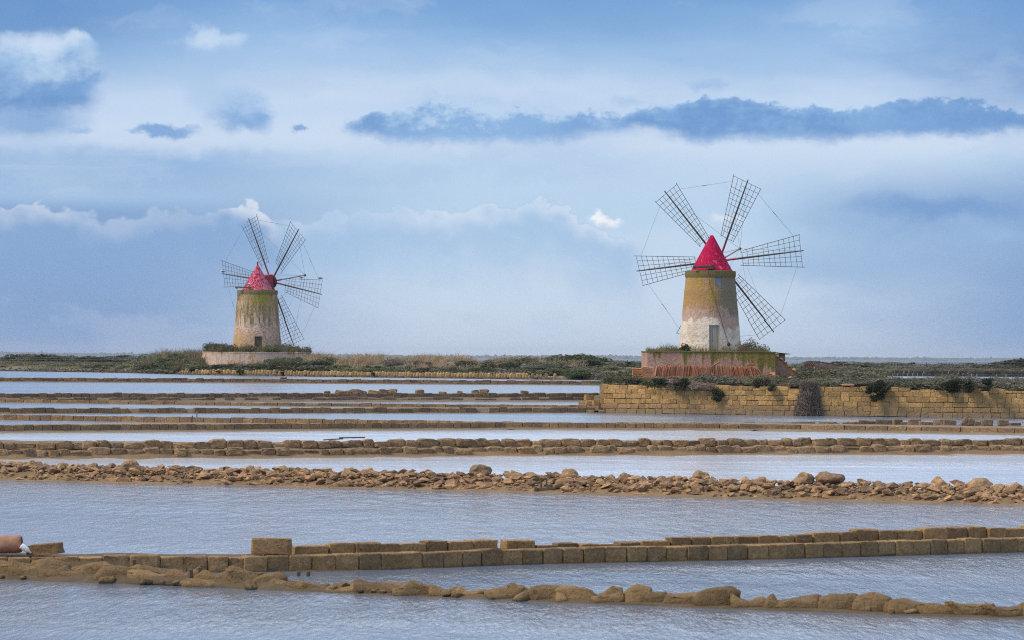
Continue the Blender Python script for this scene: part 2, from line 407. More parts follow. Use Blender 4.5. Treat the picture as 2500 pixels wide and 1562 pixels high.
def water_mat(name, body, rough, amp, wl, mud=None, calm=0.35, sx=0.55, cell=1.0, far=0.0):
    m, t, b = new_mat(name, rough)
    p = geo_pos(t)
    x, y, z = sep(t, p)
    pv = comb(t, x * sx, y, 0.0)
    warp = noise(t, pv, 0.25 / wl, 2, 0.5)
    n1 = noise(t, pv, 1.0 / wl, 3, 0.6, 0.6)
    n2 = noise(t, vscale(t, pv, (1.2, 0.8, 1)), 0.38 / wl, 3, 0.55, 0.4)
    patch = smooth(t, noise(t, vscale(t, p, (0.5, 1, 1)), 0.10, 3, 0.5), 0.3, 0.68, calm, 1.0)
    n3 = noise(t, comb(t, x * 6.5, y, 0.0), 1.25 / cell, 4, 0.65, 0.5)
    n4 = noise(t, comb(t, x * 4.5, y, 7.0), 0.30 / cell, 3, 0.6, 0.4)
    h = (n1 * 0.15 + n2 * 0.12) * patch + (n3 * 1.6 + n4 * 3.0) * cell * patch
    if far:
        n5 = noise(t, comb(t, x * 3.4, y, 3.0), 0.75, 4, 0.65, 0.4); n6 = noise(t, comb(t, x * 1.6, y * 0.8, 5.0), 0.22, 3, 0.6, 0.4)
        h = h + (n5 * 2.2 + n6 * 2.5) * smooth(t, y, 54.0, 66.0) * far
    rip = smooth(t, n1 + n2 - 1.0, 0.10, 0.28) * patch
    b.inputs['IOR'].default_value = 1.333
    b.inputs['Specular IOR Level'].default_value = 0.5
    col = body
    if mud:
        q = comb(t, x * 0.06, y * 1.0, 0.0)
        mm = smooth(t, noise(t, q, 0.9, 5, 0.65, 0.3) + mud[2](t, x, y), 0.60, 0.64)
        col = mixc(t, body, mud[0], mm)
        put(t, smooth(t, mm, 0, 1, rough, 0.75, True), b.inputs['Roughness'])
        put(t, smooth(t, mm, 0, 1, 0.5, 0.12, True), b.inputs['Specular IOR Level'])
    setc(t, b, col)
    bump(t, b, h, 1.0, amp)
    return m
WB = (0.105, 0.105, 0.11)
M_w_near = water_mat('water_near', (0.155, 0.195, 0.255), 0.12, 0.045, 0.16, calm=0.35, cell=0.6, far=1.0)
M_w_mid = water_mat('water_mid', (0.14, 0.185, 0.245), 0.18, 0.045, 0.22, cell=2.2)
M_w_F = water_mat('water_shallow', (0.60, 0.63, 0.68), 0.14, 0.03, 0.35, calm=0.25, cell=1.4)
M_w_E = water_mat('water_salt', (0.62, 0.65, 0.69), 0.14, 0.026, 0.4,
                  mud=((0.34, 0.28, 0.22), 0, lambda t, x, y: smooth(t, x, 5.0, 10.0) * smooth(t, x, 18.0, 13.0) * smooth(t, y, 140.0, 132.0) * 0.10 - 0.03), calm=0.25, cell=2.0)
M_w_far = water_mat('water_far', (0.13, 0.18, 0.25), 0.2, 0.045, 0.4, cell=3.0)

M_sea = water_mat('sea_water', (0.05, 0.095, 0.155), 0.5, 0.05, 0.4, cell=3.0)
M_sea.node_tree.nodes['Principled BSDF'].inputs['Specular IOR Level'].default_value = 0.2
def ground_mat():
    m, t, b = new_mat('ground', 0.95)
    p = geo_pos(t); x, y, z = sep(t, p)
    base = mixc(t, (0.20, 0.155, 0.095), (0.10, 0.10, 0.055), smooth(t, noise(t, p, 0.12, 5, 0.65), 0.4, 0.6))
    base = mixc(t, base, (0.30, 0.235, 0.145), smooth(t, noise(t, p, 0.5, 5, 0.7), 0.55, 0.7) * 0.7)
    setc(t, b, base); bump(t, b, noise(t, p, 3, 5, 0.7), 0.8, 0.15)
    return m
M_ground = ground_mat()

def leaf_mat(name, c1, c2, c3, sc=1.5, trans=0.25):
    m, t, b = new_mat(name, 0.75)
    g = t.nodes.new('ShaderNodeNewGeometry')
    p = E(t, g.outputs['Position']); ri = E(t, g.outputs['Random Per Island']); r = obj_rand(t)
    c = mixc(t, c1, c2, smooth(t, noise(t, p, sc, 4, 0.6), 0.38, 0.62))
    c = mixc(t, c, c3, smooth(t, ri, 0.6, 1.0) * 0.7)
    c = mixc(t, c, mixc(t, (0.72, 0.74, 0.72), (1.25, 1.2, 1.15), r), 1.0, 'MULTIPLY')
    setc(t, b, c)
    tr = t.nodes.new('ShaderNodeBsdfTranslucent'); put(t, c, tr.inputs['Color'])
    mx = t.nodes.new('ShaderNodeMixShader'); mx.inputs[0].default_value = trans
    t.links.new(b.outputs[0], mx.inputs[1]); t.links.new(tr.outputs[0], mx.inputs[2])
    t.links.new(mx.outputs[0], t.nodes['Material Output'].inputs['Surface'])
    return m
M_lf_green = leaf_mat('leaf_green', (0.115, 0.145, 0.055), (0.065, 0.09, 0.036), (0.17, 0.19, 0.085))
M_lf_olive = leaf_mat('leaf_olive', (0.18, 0.18, 0.105), (0.11, 0.115, 0.065), (0.25, 0.235, 0.15))
M_lf_grey = leaf_mat('leaf_grey', (0.23, 0.215, 0.165), (0.155, 0.14, 0.11), (0.26, 0.265, 0.17))
M_lf_dark = leaf_mat('leaf_dark', (0.06, 0.075, 0.034), (0.04, 0.05, 0.026), (0.10, 0.11, 0.05))
M_lf_dry = leaf_mat('twig_dry', (0.32, 0.235, 0.18), (0.21, 0.155, 0.12), (0.46, 0.36, 0.28), trans=0.05)
M_g_dry = leaf_mat('grass_dry', (0.46, 0.34, 0.21), (0.34, 0.245, 0.145), (0.54, 0.43, 0.28), 0.4)
M_g_green = leaf_mat('grass_green', (0.13, 0.135, 0.05), (0.19, 0.165, 0.08), (0.26, 0.22, 0.12), 0.8)

def plaster_right():
    m, t, b = new_mat('plaster_right', 0.9)
    p = obj_co(t); x, y, z = sep(t, p)
    n1 = (noise(t, p, 1.1, 6, 0.65) - 0.5) * 1.9; n2 = (noise(t, p, 4.5, 6, 0.7) - 0.5) * 1.9
    stv = (noise(t, vscale(t, p, (1, 1, 0.12)), 3.2, 5, 0.65) - 0.5) * 1.9
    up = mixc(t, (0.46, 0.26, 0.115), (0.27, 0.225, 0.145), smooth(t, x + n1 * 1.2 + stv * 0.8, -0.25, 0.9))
    up = mixc(t, up, (0.50, 0.33, 0.22), smooth(t, n1 + n2 * 0.6, 0.05, 0.2) * smooth(t, x, 1.0, -0.5) * 0.7)
    up = mixc(t, up, (0.20, 0.135, 0.07), smooth(t, stv, 0.05, 0.25) * smooth(t, z, 3.5, 6.0) * 0.75)
    ye = smooth(t, n1 + stv * 1.3 + n2 * 0.3, 0.0, 0.18) * smooth(t, z, 2.9, 4.2) * smooth(t, z, 6.2, 5.2) * smooth(t, x, 0.75, 0.2)
    up = mixc(t, up, (0.46, 0.315, 0.03), ye * 0.85)
    pink = mixc(t, (0.55, 0.36, 0.27), (0.62, 0.45, 0.36), smooth(t, n2, -0.1, 0.15))
    zz = z + n1 * 0.8 + n2 * 0.28
    up = mixc(t, up, pink, smooth(t, zz + x * 0.12 + stv * 1.2 + n2 * 0.5, 3.05, 2.75) * 0.9)
    white = mixc(t, (0.82, 0.70, 0.56), (0.70, 0.57, 0.44), smooth(t, n1 + n2 * 0.5, -0.05, 0.2))
    white = mixc(t, white, (0.35, 0.26, 0.18), smooth(t, noise(t, p, 9, 4, 0.7), 0.60, 0.70) * smooth(t, z, 1.6, 0.2) * 0.8)
    lim = smooth(t, x, 0.2, 1.2, 2.35, 1.75)
    wm = smooth(t, zz - lim, 0.03, -0.03)
    c = mixc(t, up, white, wm)
    cr_ = smooth(t, voro(t, comb(t, x + n2 * 0.3, y, z + n1 * 0.4), 1.3, 'DISTANCE_TO_EDGE'), 0.012, 0.0) * smooth(t, n1, -0.02, 0.1)
    c = mixc(t, c, (0.16, 0.11, 0.07), cr_ * 0.7)
    c = mixc(t, c, (0.30, 0.17, 0.10), smooth(t, n2 + n1, 0.22, 0.3) * smooth(t, z, 1.2, 0.0) * 0.7)
    setc(t, b, c)
    bump(t, b, n2 + n1 * 0.8 + wm * 0.35 + noise(t, p, 22, 4, 0.6) * 0.3, 0.8, 0.06)
    return m
def plaster_left():
    m, t, b = new_mat('plaster_left', 0.9)
    p = vscale(t, obj_co(t), (0.8, 0.8, 0.8)); x, y, z = sep(t, p)
    n1 = (noise(t, p, 1.1, 6, 0.65) - 0.5) * 1.9; n2 = (noise(t, p, 5, 6, 0.7) - 0.5) * 1.9
    stv = (noise(t, vscale(t, p, (1, 1, 0.12)), 3.4, 5, 0.65) - 0.5) * 1.9
    c = mixc(t, (0.56, 0.34, 0.22), (0.78, 0.57, 0.43), smooth(t, n1 + n2 * 0.9, -0.10, 0.10))
    c = mixc(t, c, (0.60, 0.37, 0.14), smooth(t, n1 * 1.1 + n2 * 0.8 - x * 0.09, 0.0, 0.12) * smooth(t, z, 2.9, 1.2) * 0.9)
    c = mixc(t, c, (0.74, 0.60, 0.48), smooth(t, n2 - n1 * 0.6, 0.05, 0.16) * smooth(t, (z - 3.1).abs(), 1.3, 0.5) * 0.8)
    c = mixc(t, c, (0.40, 0.28, 0.13), smooth(t, z + stv * 3.0 + n1 * 1.2, 3.3, 4.4) * 0.85)
    c = mixc(t, c, (0.20, 0.165, 0.06), smooth(t, stv * 1.4 + n2 * 0.5 + n1 * 0.3, 0.02, 0.16) * smooth(t, z, 2.3, 3.6) * 0.9)
    c = mixc(t, c, (0.56, 0.35, 0.15), smooth(t, n2 - stv * 0.7, 0.04, 0.15) * smooth(t, z, 3.0, 4.0) * 0.8)
    c = mixc(t, c, (0.62, 0.48, 0.36), smooth(t, n2 * 0.8 + n1 * 0.8, 0.10, 0.18) * smooth(t, z, 3.0, 4.2) * 0.6)
    ye = smooth(t, n1 + n2 * 0.7, -0.10, 0.06) * smooth(t, z, 4.8, 5.3) * smooth(t, (x - 0.5).abs(), 1.3, 0.8)
    c = mixc(t, c, (0.36, 0.31, 0.02), ye * 0.9)
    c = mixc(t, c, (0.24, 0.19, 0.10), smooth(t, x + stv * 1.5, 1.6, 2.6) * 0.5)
    c = mixc(t, c, (0.20, 0.13, 0.08), smooth(t, noise(t, p, 9, 4, 0.7), 0.62, 0.72) * smooth(t, z, 2.5, 0.4) * 0.7)
    setc(t, b, c)
    bump(t, b, n2 + n1 + noise(t, p, 20, 4, 0.6) * 0.3, 0.8, 0.08)
    return m
def plaster_platform(name, pink, moss, a, rust):
    m, t, b = new_mat(name, 0.92)
    p = obj_co(t); x, y, z = sep(t, p)
    n1 = (noise(t, p, 0.9, 6, 0.65) - 0.5) * 1.9; n2 = (noise(t, p, 5, 6, 0.7) - 0.5) * 1.9
    stv = (noise(t, vscale(t, p, (1, 1, 0.10)), 2.2, 5, 0.65) - 0.5) * 1.9
    c = mixc(t, pink, tuple(v * 1.25 for v in pink), smooth(t, n2 + n1, -0.1, 0.15))
    c = mixc(t, c, rust, smooth(t, n1 + n2 * 0.6, 0.07, 0.14) * 0.8)
    c = mixc(t, c, tuple(v * 0.65 for v in pink), smooth(t, stv, 0.1, 0.25) * 0.5)
    mo = smooth(t, z + stv * 2.4 + n1 * 0.8 + (x * 0.11), a, a + 0.45)
    c = mixc(t, c, mixc(t, moss, tuple(v * 0.6 for v in moss), smooth(t, stv + n2, -0.1, 0.2)), mo * 0.9)
    setc(t, b, c)
    bump(t, b, n2 + n1 + noise(t, p, 20, 4, 0.6) * 0.3, 0.8, 0.06)
    return m
M_pl_r = plaster_right(); M_pl_l = plaster_left()
M_pf_r = plaster_platform('platform_plaster', (0.50, 0.29, 0.205), (0.27, 0.23, 0.04), 1.42, (0.60, 0.38, 0.28))
M_pf_l = plaster_platform('round_wall_plaster', (0.60, 0.455, 0.35), (0.30, 0.27, 0.13), 2.6, (0.50, 0.26, 0.10))
def simple(name, c1, c2, sc, rough=0.85, stretch=(1, 1, 1), bd=0.02, lo=0.4, hi=0.6, metal=0.0, world=False):
    m, t, b = new_mat(name, rough)
    p = vscale(t, geo_pos(t) if world else obj_co(t), stretch)
    n = noise(t, p, sc, 6, 0.65)
    c = mixc(t, c1, c2, smooth(t, n, lo, hi))
    c = mixc(t, c, mixc(t, (0.8, 0.8, 0.8), (1.15, 1.15, 1.15), obj_rand(t)), 1.0, 'MULTIPLY')
    setc(t, b, c)
    bump(t, b, n, 0.6, bd); b.inputs['Metallic'].default_value = metal
    return m
M_rim = simple('mossy_rim', (0.21, 0.195, 0.05), (0.25, 0.16, 0.075), 2.2, stretch=(1, 1, 0.3))
def red_mat(name, fade, amt):
    m, t, b = new_mat(name, 0.55)
    p = obj_co(t); x, y, z = sep(t, p)
    s = (noise(t, vscale(t, p, (1.6, 1.6, 0.4)), 3.0, 6, 0.72) - 0.5) * 1.8 + 0.5; n2 = (noise(t, p, 6, 5, 0.7) - 0.5) * 1.8 + 0.5
    c = mixc(t, (0.50, 0.004, 0.066), (0.37, 0.005, 0.045), smooth(t, n2, 0.35, 0.65))
    f = smooth(t, s * 0.7 + n2 * 0.3 + x * 0.025, amt, amt + 0.07)
    c = mixc(t, c, fade, f * 0.85)
    c = mixc(t, c, (0.55, 0.12, 0.02), smooth(t, noise(t, p, 2.5, 5, 0.6), 0.60, 0.72) * smooth(t, z, 1.0, 0.0) * 0.7)
    b.inputs['Specular IOR Level'].default_value = 0.1; b.inputs['Roughness'].default_value = 0.75
    setc(t, b, c); bump(t, b, s + n2 * 0.4, 0.4, 0.02)
    return m
M_red_r = red_mat('red_paint_right', (0.55, 0.16, 0.18), 0.60)
M_red_l = red_mat('red_paint_left', (0.50, 0.27, 0.27), 0.485)
M_redp = simple('red_painted_wood', (0.42, 0.02, 0.04), (0.30, 0.05, 0.05), 3, 0.6)
M_spar = simple('dark_wood', (0.075, 0.058, 0.045), (0.13, 0.105, 0.085), 2.5, stretch=(1, 1, 0.3))
M_batten = simple('batten_wood', (0.09, 0.085, 0.08), (0.14, 0.13, 0.12), 3)
M_wire = simple('wire', (0.16, 0.16, 0.17), (0.22, 0.22, 0.22), 3, 0.5)
M_wood = simple('grey_wood', (0.44, 0.41, 0.35), (0.32, 0.295, 0.25), 5, stretch=(1, 1, 0.12))
M_wood_d = simple('weathered_wood', (0.15, 0.12, 0.085), (0.09, 0.07, 0.05), 5, stretch=(0.3, 1, 1))
M_shut = simple('blue_shutter', (0.42, 0.46, 0.52), (0.34, 0.37, 0.42), 4, stretch=(1, 1, 0.1))
M_hub = simple('hub_wood', (0.085, 0.045, 0.035), (0.12, 0.05, 0.045), 4)
M_terra = simple('terracotta', (0.72, 0.285, 0.125), (0.56, 0.28, 0.145), 3.5, world=True, lo=0.42, hi=0.62)
M_terra2 = simple('terracotta_pale', (0.42, 0.23, 0.15), (0.34, 0.17, 0.105), 5)
M_rust = simple('black_rust', (0.030, 0.025, 0.024), (0.085, 0.04, 0.024), 3, 0.75)
M_ring = simple('rust_ring', (0.22, 0.115, 0.06), (0.13, 0.06, 0.04), 4, 0.7)
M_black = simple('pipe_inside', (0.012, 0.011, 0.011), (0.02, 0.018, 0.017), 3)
M_gw = simple('gull_white', (0.72, 0.72, 0.70), (0.62, 0.62, 0.62), 6)
M_gg = simple('gull_grey', (0.20, 0.215, 0.235), (0.15, 0.16, 0.18), 6)
M_gy = simple('gull_yellow', (0.55, 0.33, 0.04), (0.5, 0.28, 0.03), 6)
M_plas = simple('white_plastic', (0.78, 0.79, 0.80), (0.70, 0.72, 0.74), 6, 0.4)
M_rope = simple('rope', (0.17, 0.135, 0.075), (0.13, 0.10, 0.06), 6)
M_conc = simple('concrete_slab', (0.30, 0.27, 0.23), (0.22, 0.20, 0.17), 4)
M_coast = simple('coast_wood', (0.045, 0.06, 0.035), (0.07, 0.085, 0.045), 0.02, world=True)

# ------------------------------------------------------------------ levels (m above the nearest water)
Z_I, Z_F, Z_E, Z_DE, Z_D, Z_C, Z_B, Z_A = 0.0, 0.05, 0.12, 0.15, 0.20, 0.40, 1.0, 1.4
class Line:
    """a line on the ground: photograph points taken back to the height z"""
    def __init__(s, pts, z):
        w = [on_z(x, y, z) for x, y in pts]
        s.z = z
        a = w[0] - (w[1] - w[0]).normalized() * 6; b = w[-1] + (w[-1] - w[-2]).normalized() * 6
        s.P = [a] + w + [b]
        s.P = [Vector((p.x, p.y, 0)) for p in s.P]
        s.L = [0.0]
        for p, q in zip(s.P, s.P[1:]): s.L.append(s.L[-1] + (q - p).length)
        s.len = s.L[-1]
    def at(s, d):
        d = min(max(d, 0), s.len)
        for i in range(len(s.L) - 1):
            if d <= s.L[i + 1] or i == len(s.L) - 2:
                k = (d - s.L[i]) / (s.L[i + 1] - s.L[i]); p, q = s.P[i], s.P[i + 1]
                t = (q - p).normalized(); return p + (q - p) * k, t
    def d_of_px(s, px):
        lo, hi = 0, s.len
        for _ in range(40):
            m_ = (lo + hi) / 2; p = s.at(m_)[0]
            if 1250 + F * p.x / p.y < px: lo = m_
            else: hi = m_
        return lo
    def pt(s, d, off):
        p, t = s.at(d); return p + Vector((-t.y, t.x, 0)) * off
    def y_at_x(s, x):
        P = s.P
        if x <= P[0].x: i = 0
        elif x >= P[-1].x: i = len(P) - 2
        else: i = max(k for k in range(len(P) - 1) if P[k].x <= x)
        p, q = P[i], P[i + 1]
        return p.y + (q.y - p.y) * (x - p.x) / (q.x - p.x)
def interp(pts, x):
    if x <= pts[0][0]: return pts[0][1]
    for (a, b), (c, d) in zip(pts, pts[1:]):
        if x <= c: return b + (d - b) * (x - a) / (c - a)
    return pts[-1][1]

LW8 = Line([(13, 1398), (300, 1396), (620, 1395), (930, 1390), (1240, 1378), (1860, 1365), (2480, 1347)], 0)
LS9 = Line([(13, 1413), (440, 1429), (620, 1438), (1240, 1464), (1860, 1488), (2480, 1509)], 0)
LR7 = Line([(13, 1170), (620, 1184), (1240, 1199), (1860, 1216), (2480, 1231)], 0)
LD6 = Line([(13, 1118), (620, 1115), (1240, 1109.5), (1860, 1107.5), (2480, 1106)], Z_F)
LD5 = Line([(13, 1054), (620, 1050), (1240, 1046), (1860, 1049), (2480, 1059)], Z_E)
LD4 = Line([(13, 1024), (620, 1033), (1240, 1043), (1490, 1044.5)], Z_DE)
LD3 = Line([(13, 1008), (620, 1007.6), (1240, 1006.6), (1475, 1006)], Z_D)
LD2b = Line([(13, 981.5), (620, 990), (1240, 995), (1450, 997)], Z_C)
LD2 = Line([(13, 980.5), (620, 979), (1240, 978.5), (1470, 978)], Z_C)
LD1 = Line([(13, 931), (620, 934), (1240, 938), (1480, 939.5)], Z_B)
LBW = Line([(1476, 1006), (1640, 1009), (2000, 1014), (2480, 1020)], Z_D)
shore_pts = [(-900, 500), (13, 481), (300, 452), (390, 434), (470, 419), (540, 412), (620, 409), (780, 392), (1000, 381), (1240, 368), (1450, 362),
             (1700, 420), (2050, 487), (2500, 487), (3400, 487)]
def shoreY(px): return interp(shore_pts, px)

# ------------------------------------------------------------------ ground (one sheet, land and pan beds) and water
def sstep(a, b, x):
    t = min(max((x - a) / (b - a), 0), 1); return t * t * (3 - 2 * t)
def land_z(x, y):
    px = 1250 + F * x / max(y, 1)
    n = mnoise.fractal(Vector((x * 0.09, y * 0.05, 3.1)), 1.0, 2.0, 4)
    z = -0.45
    t = y - shoreY(px)
    soft = 1 - sstep(380, 470, px)
    if t > -3:
        zl = 1.1 + sstep(-1, 2 + soft * 10, t) * 0.85 + sstep(2, 25, t) * 0.35 + n * 0.16
        zl += 1.1 * math.exp(-((px - 425) / 62) ** 2) * sstep(6, 20, t) * (1 - sstep(40, 60, t))
        zl += (0.85 + 0.3 * n) * sstep(740, 800, px) * (1 - sstep(1120, 1190, px)) * sstep(10, 24, t) * (1 - sstep(45, 70, t))
        zl += (0.6 + 0.3 * n) * sstep(1150, 1220, px) * (1 - sstep(1500, 1600, px)) * sstep(16, 30, t) * (1 - sstep(50, 80, t))
        zl += 0.72 * sstep(430, 480, px) * (1 - sstep(770, 830, px)) * sstep(1.0, 4.5, t) * (1 - sstep(25, 40, t))
        zl = -0.45 + (zl + 0.45) * sstep(-3, -0.5, t)
        z = max(z, zl * (1 - sstep(900, 1000, y)) - 0.6 * sstep(900, 1000, y))
    if px > 1440 and y > 190:
        wy = LBW.y_at_x(x)
        inside = sstep(1452, 1478, px) * sstep(wy + 0.65, wy + 1.1, y)
        if px > 2050: inside *= 1 - sstep(262, 268, y)
        else: inside *= 1 - sstep(520, 560, y)
        zh = 2.12 + 0.35 * sstep(wy + 2, wy + 14, y) + n * 0.08
        z = max(z, -0.45 + (zh + 0.45) * inside)
    return z
cols = np.concatenate([np.linspace(-2600, -200, 30), np.linspace(-190, 2690, 300), np.linspace(2700, 5200, 30)])
rows = np.concatenate([[20, 60, 120, 185], np.linspace(192, 222, 46), np.linspace(224, 300, 40), np.linspace(304, 520, 110), np.linspace(530, 1020, 50)])
V = np.array([[(c - 1250) / F * r, r, land_z((c - 1250) / F * r, r)] for r in rows for c in cols])
nc = len(cols)
ii = np.arange(len(rows) - 1)[:, None] * nc + np.arange(nc - 1)[None, :]
Q = np.stack([ii, ii + 1, ii + nc + 1, ii + nc], -1).reshape(-1, 4)
tag(obj('ground', np_mesh('ground', V, quads=Q, smooth_=True), M_ground), kind='structure')
bed = mesh('sea_bed', [(-4000, -100, -0.7), (4000, -100, -0.7), (4000, 13400, -0.7), (-4000, 13400, -0.7)], [(0, 1, 2, 3)])
tag(obj('terrain', bed, M_ground), kind='structure')

def sheet(front, back, z, mat, x0=-70, x1=70, n=60, fo=0.0, bo=0.0):
    Vs = []
    for i in range(n + 1):
        x = x0 + (x1 - x0) * i / n
        Vs.append((x, front(x) + fo, z)); Vs.append((x, back(x) + bo, z))
    Fs = [(2 * i, 2 * i + 2, 2 * i + 3, 2 * i + 1) for i in range(n)]
    return tag(obj('water', mesh('water', Vs, Fs), mat), kind='structure')
def d5back(x):
    px = 1250 + F * x / 165
    return LD5.y_at_x(x) + interp([(0, 5), (620, 8), (1000, 3), (1490, 3), (1650, 8), (2500, 9)], px)
sheet(lambda x: -20.0, lambda x: LR7.y_at_x(x), 0.0, M_w_near, fo=0, bo=1.0)
sheet(lambda x: LR7.y_at_x(x), lambda x: LD6.y_at_x(x), Z_F, M_w_F, fo=1.6, bo=0.3)
sheet(lambda x: LD6.y_at_x(x), lambda x: LD5.y_at_x(x), Z_E, M_w_E, fo=1.45, bo=0.2)
sheet(d5back, lambda x: LD4.y_at_x(x), Z_DE, M_w_mid, -70, 3, fo=-0.5, bo=0.3)
def dfront(x):
    px = 1250 + F * x / 165
    return (LD4.y_at_x(x) + 0.6) if px < 1485 else d5back(x) - 0.5
sheet(dfront, lambda x: max(LD3.y_at_x(x), 0) if x < 6.2 else LBW.y_at_x(x), Z_D, M_w_mid, -75, 75, 200, bo=0.1)
sheet(lambda x: LD3.y_at_x(x) + 0.8 if x < 6.2 else LBW.y_at_x(x) + 2.0, lambda x: LD2.y_at_x(x), Z_C, M_w_mid, -75, 7.5, bo=0.4)
sheet(lambda x: LD2.y_at_x(x) + 2.0, lambda x: LD1.y_at_x(x), Z_B, M_w_far, -120, 10.5, bo=0.3)
sheet(lambda x: LD1.y_at_x(x) + 0.8, lambda x: 500.0, Z_A, M_w_far, -190, 10.8)
sheet(lambda x: 266.0, lambda x: 496.0, Z_A, M_w_far, 27, 150)
tag(obj('sea', mesh('sea', [(-3900, 900, 0.0), (3900, 900, 0.0), (3900, 13300, 0.0), (-3900, 13300, 0.0)], [(0, 1, 2, 3)]), M_sea), kind='structure')

# ------------------------------------------------------------------ block meshes
lump_sh = (-0.25, 0.3, 0.0, 0.2, -0.12)
def block_variants(n, mat, cuts, rnd, jit, seed, pw=0.8, lump=False):
    out_ = []
    for k in range(n):
        bm = bmesh.new(); bmesh.ops.create_cube(bm, size=1)
        if cuts: bmesh.ops.subdivide_edges(bm, edges=bm.edges[:], cuts=cuts, use_grid_fill=True)
        for v in bm.verts:
            p = v.co * 2
            q = Vector([math.copysign(abs(c) ** pw, c) for c in p])
            l = (abs(q.x) ** rnd + abs(q.y) ** rnd + abs(q.z) ** rnd) ** (1 / rnd)
            s = max(abs(q.x), abs(q.y), abs(q.z)) / l
            d = Vector((nz3(p, 0.9, seed + k * 5.1), nz3(p, 0.9, seed + k * 3.3 + 20), nz3(p, 0.9, seed + k * 7.7 + 40)))
            d += Vector((nz3(p, 2.6, seed + k), nz3(p, 2.6, seed + k + 9), nz3(p, 2.6, seed + k + 19))) * 0.5
            v.co = (q * s + d * jit) * 0.5
            if lump and v.co.z > 0: v.co.z *= 0.85 + 0.75 * nz3((v.co.x * 2, 0, k * 7.0), 1.3, seed); v.co.x += v.co.z * lump_sh[k % 5]; v.co.y *= 1 - 0.6 * v.co.z
        me = from_bm('block', bm, smooth_=(rnd < 5)); me.materials.append(mat); out_.append(me)
    return out_
BV_near = block_variants(12, M_near, 3, 24, 0.10, 1, 0.22)
BV_dyke = block_variants(8, M_dyke, 3, 20, 0.09, 2, 0.25)
BV_far = block_variants(6, M_dykefar, 2, 14, 0.16, 3, 0.3)
BV_round = block_variants(12, M_dyke, 4, 5.0, 0.26, 4, 0.6)
BV_sack = block_variants(14, M_sack, 5, 4.0, 0.24, 5, 0.5, True)
BV_ochre = block_variants(10, M_ochre, 3, 22, 0.09, 6, 0.25)
BV_ochref = block_variants(6, M_ochref, 2, 5, 0.18, 8)
BV_dark = block_variants(5, M_dark, 2, 6, 0.15, 9)

def profile_core(root, line, prof, mat, step=0.6, jit=0.05, d0=0.0, d1=None, name='mud_core'):
    """mud body of a dyke: prof(px) -> [(offset away from the camera, height)]"""
    d1 = d1 or line.len
    n = max(2, int((d1 - d0) / step)); Vs = []; Fs = []
    for i in range(n + 1):
        d = d0 + (d1 - d0) * i / n
        p, t = line.at(d); px = 1250 + F * p.x / p.y
        pr = prof(px); k = len(pr)
        for j, (o_, z_) in enumerate(pr):
            q = line.pt(d, o_)
            j2 = jit if 0 < j < k - 1 else 0
            dz_ = mnoise.noise(Vector((q.x * 0.9, q.y * 0.9, j * 3.3))) * j2 * 0.7
            dy_ = mnoise.noise(Vector((q.x * 0.55, q.y * 0.4, j * 3.3 + 9))) * (jit * 6 if j in (0, 1) else j2)
            Vs.append((q.x - root.location.x, q.y + dy_ - root.location.y, z_ + dz_ - root.location.z))
    for i in range(n):
        for j in range(k - 1):
            Fs.append((i * k + j, (i + 1) * k + j, (i + 1) * k + j + 1, i * k + j + 1))
    Fs.append(tuple(range(k))); Fs.append(tuple(n * k + j for j in range(k - 1, -1, -1)))
    return obj(name, mesh(name, Vs, Fs, True), mat, root)
def block_row(root, line, var, z, h, ln, dep, off, d0=0.0, d1=None, gap=0.015, jz=0.015, jr=0.01, jl=0.15, skip=0.0, name='block', hvar=0.06, tilt=0.01):
    d1 = d1 or line.len; d = d0
    while d < d1 - 0.05:
        L = (ln(RNG) if callable(ln) else ln) * RNG.uniform(1 - jl, 1 + jl)
        hh = (h(1250 + F * line.at(d)[0].x / line.at(d)[0].y) if callable(h) else h) * RNG.uniform(1 - hvar, 1 + hvar)
        if RNG.random() >= skip and hh > 0.03:
            c = d + L / 2; p, t = line.at(c)
            q = line.pt(c, (off if not callable(off) else off(c)) + dep / 2 + RNG.uniform(-jr, jr) * 2)
            zz = z(1250 + F * p.x / p.y) if callable(z) else z
            ang = math.atan2(t.y, t.x)
            obj(name, RNG.choice(var), None, root, Vector((q.x, q.y, zz + hh / 2 + RNG.uniform(-jz, jz))) - root.location,
                (RNG.uniform(-tilt, tilt), RNG.uniform(-tilt, tilt), ang + RNG.uniform(-jr, jr)),
                ((L - gap) * RNG.choice((1, -1)), dep * RNG.uniform(0.9, 1.1), hh))
        d += L
def dyke_root(line, label, group='low dykes between the salt pans'):
    p = line.pt(line.len / 2, 0.5)
    return empty('dyke', (p.x, p.y, line.z), label, 'dyke', group)

# nearest: single course of square blocks with a second row behind
r = dyke_root(LW8, 'low straight dyke of neat square tan blocks in front of the wide plain pan')
profile_core(r, LW8, lambda px: [(-0.25, -0.3), (-0.1, 0.0), (0.02, 0.02), (0.08, 0.14 if px > 600 else 0.2), (0.45, 0.24), (1.1, 0.28), (1.4, 0.1), (1.8, -0.3)], M_mudd, 0.3, 0.05)
d62 = LW8.d_of_px(600)
block_row(r, LW8, BV_near, -0.03, 0.33, 0.445, 0.36, 0.0, d62, gap=0.012, jl=0.06, hvar=0.03, jz=0.006, jr=0.008)
block_row(r, LW8, BV_near, -0.05, lambda px: 0.34, 0.5, 0.4, 0.02, LW8.d_of_px(-150), d62, gap=0.015, jl=0.25, hvar=0.08, jz=0.02, jr=0.05)
block_row(r, LW8, BV_near, 0.12, lambda px: interp([(730, 0.335), (1000, 0.335), (1110, 0.315), (1280, 0.29), (1330, 0.22), (1500, 0.22), (1600, 0.29), (1900, 0.33), (2150, 0.38), (2500, 0.36)], px),
          0.52, 0.34, 0.48, LW8.d_of_px(738), gap=0.02, jl=0.3, hvar=0.10, jz=0.01, jr=0.03)

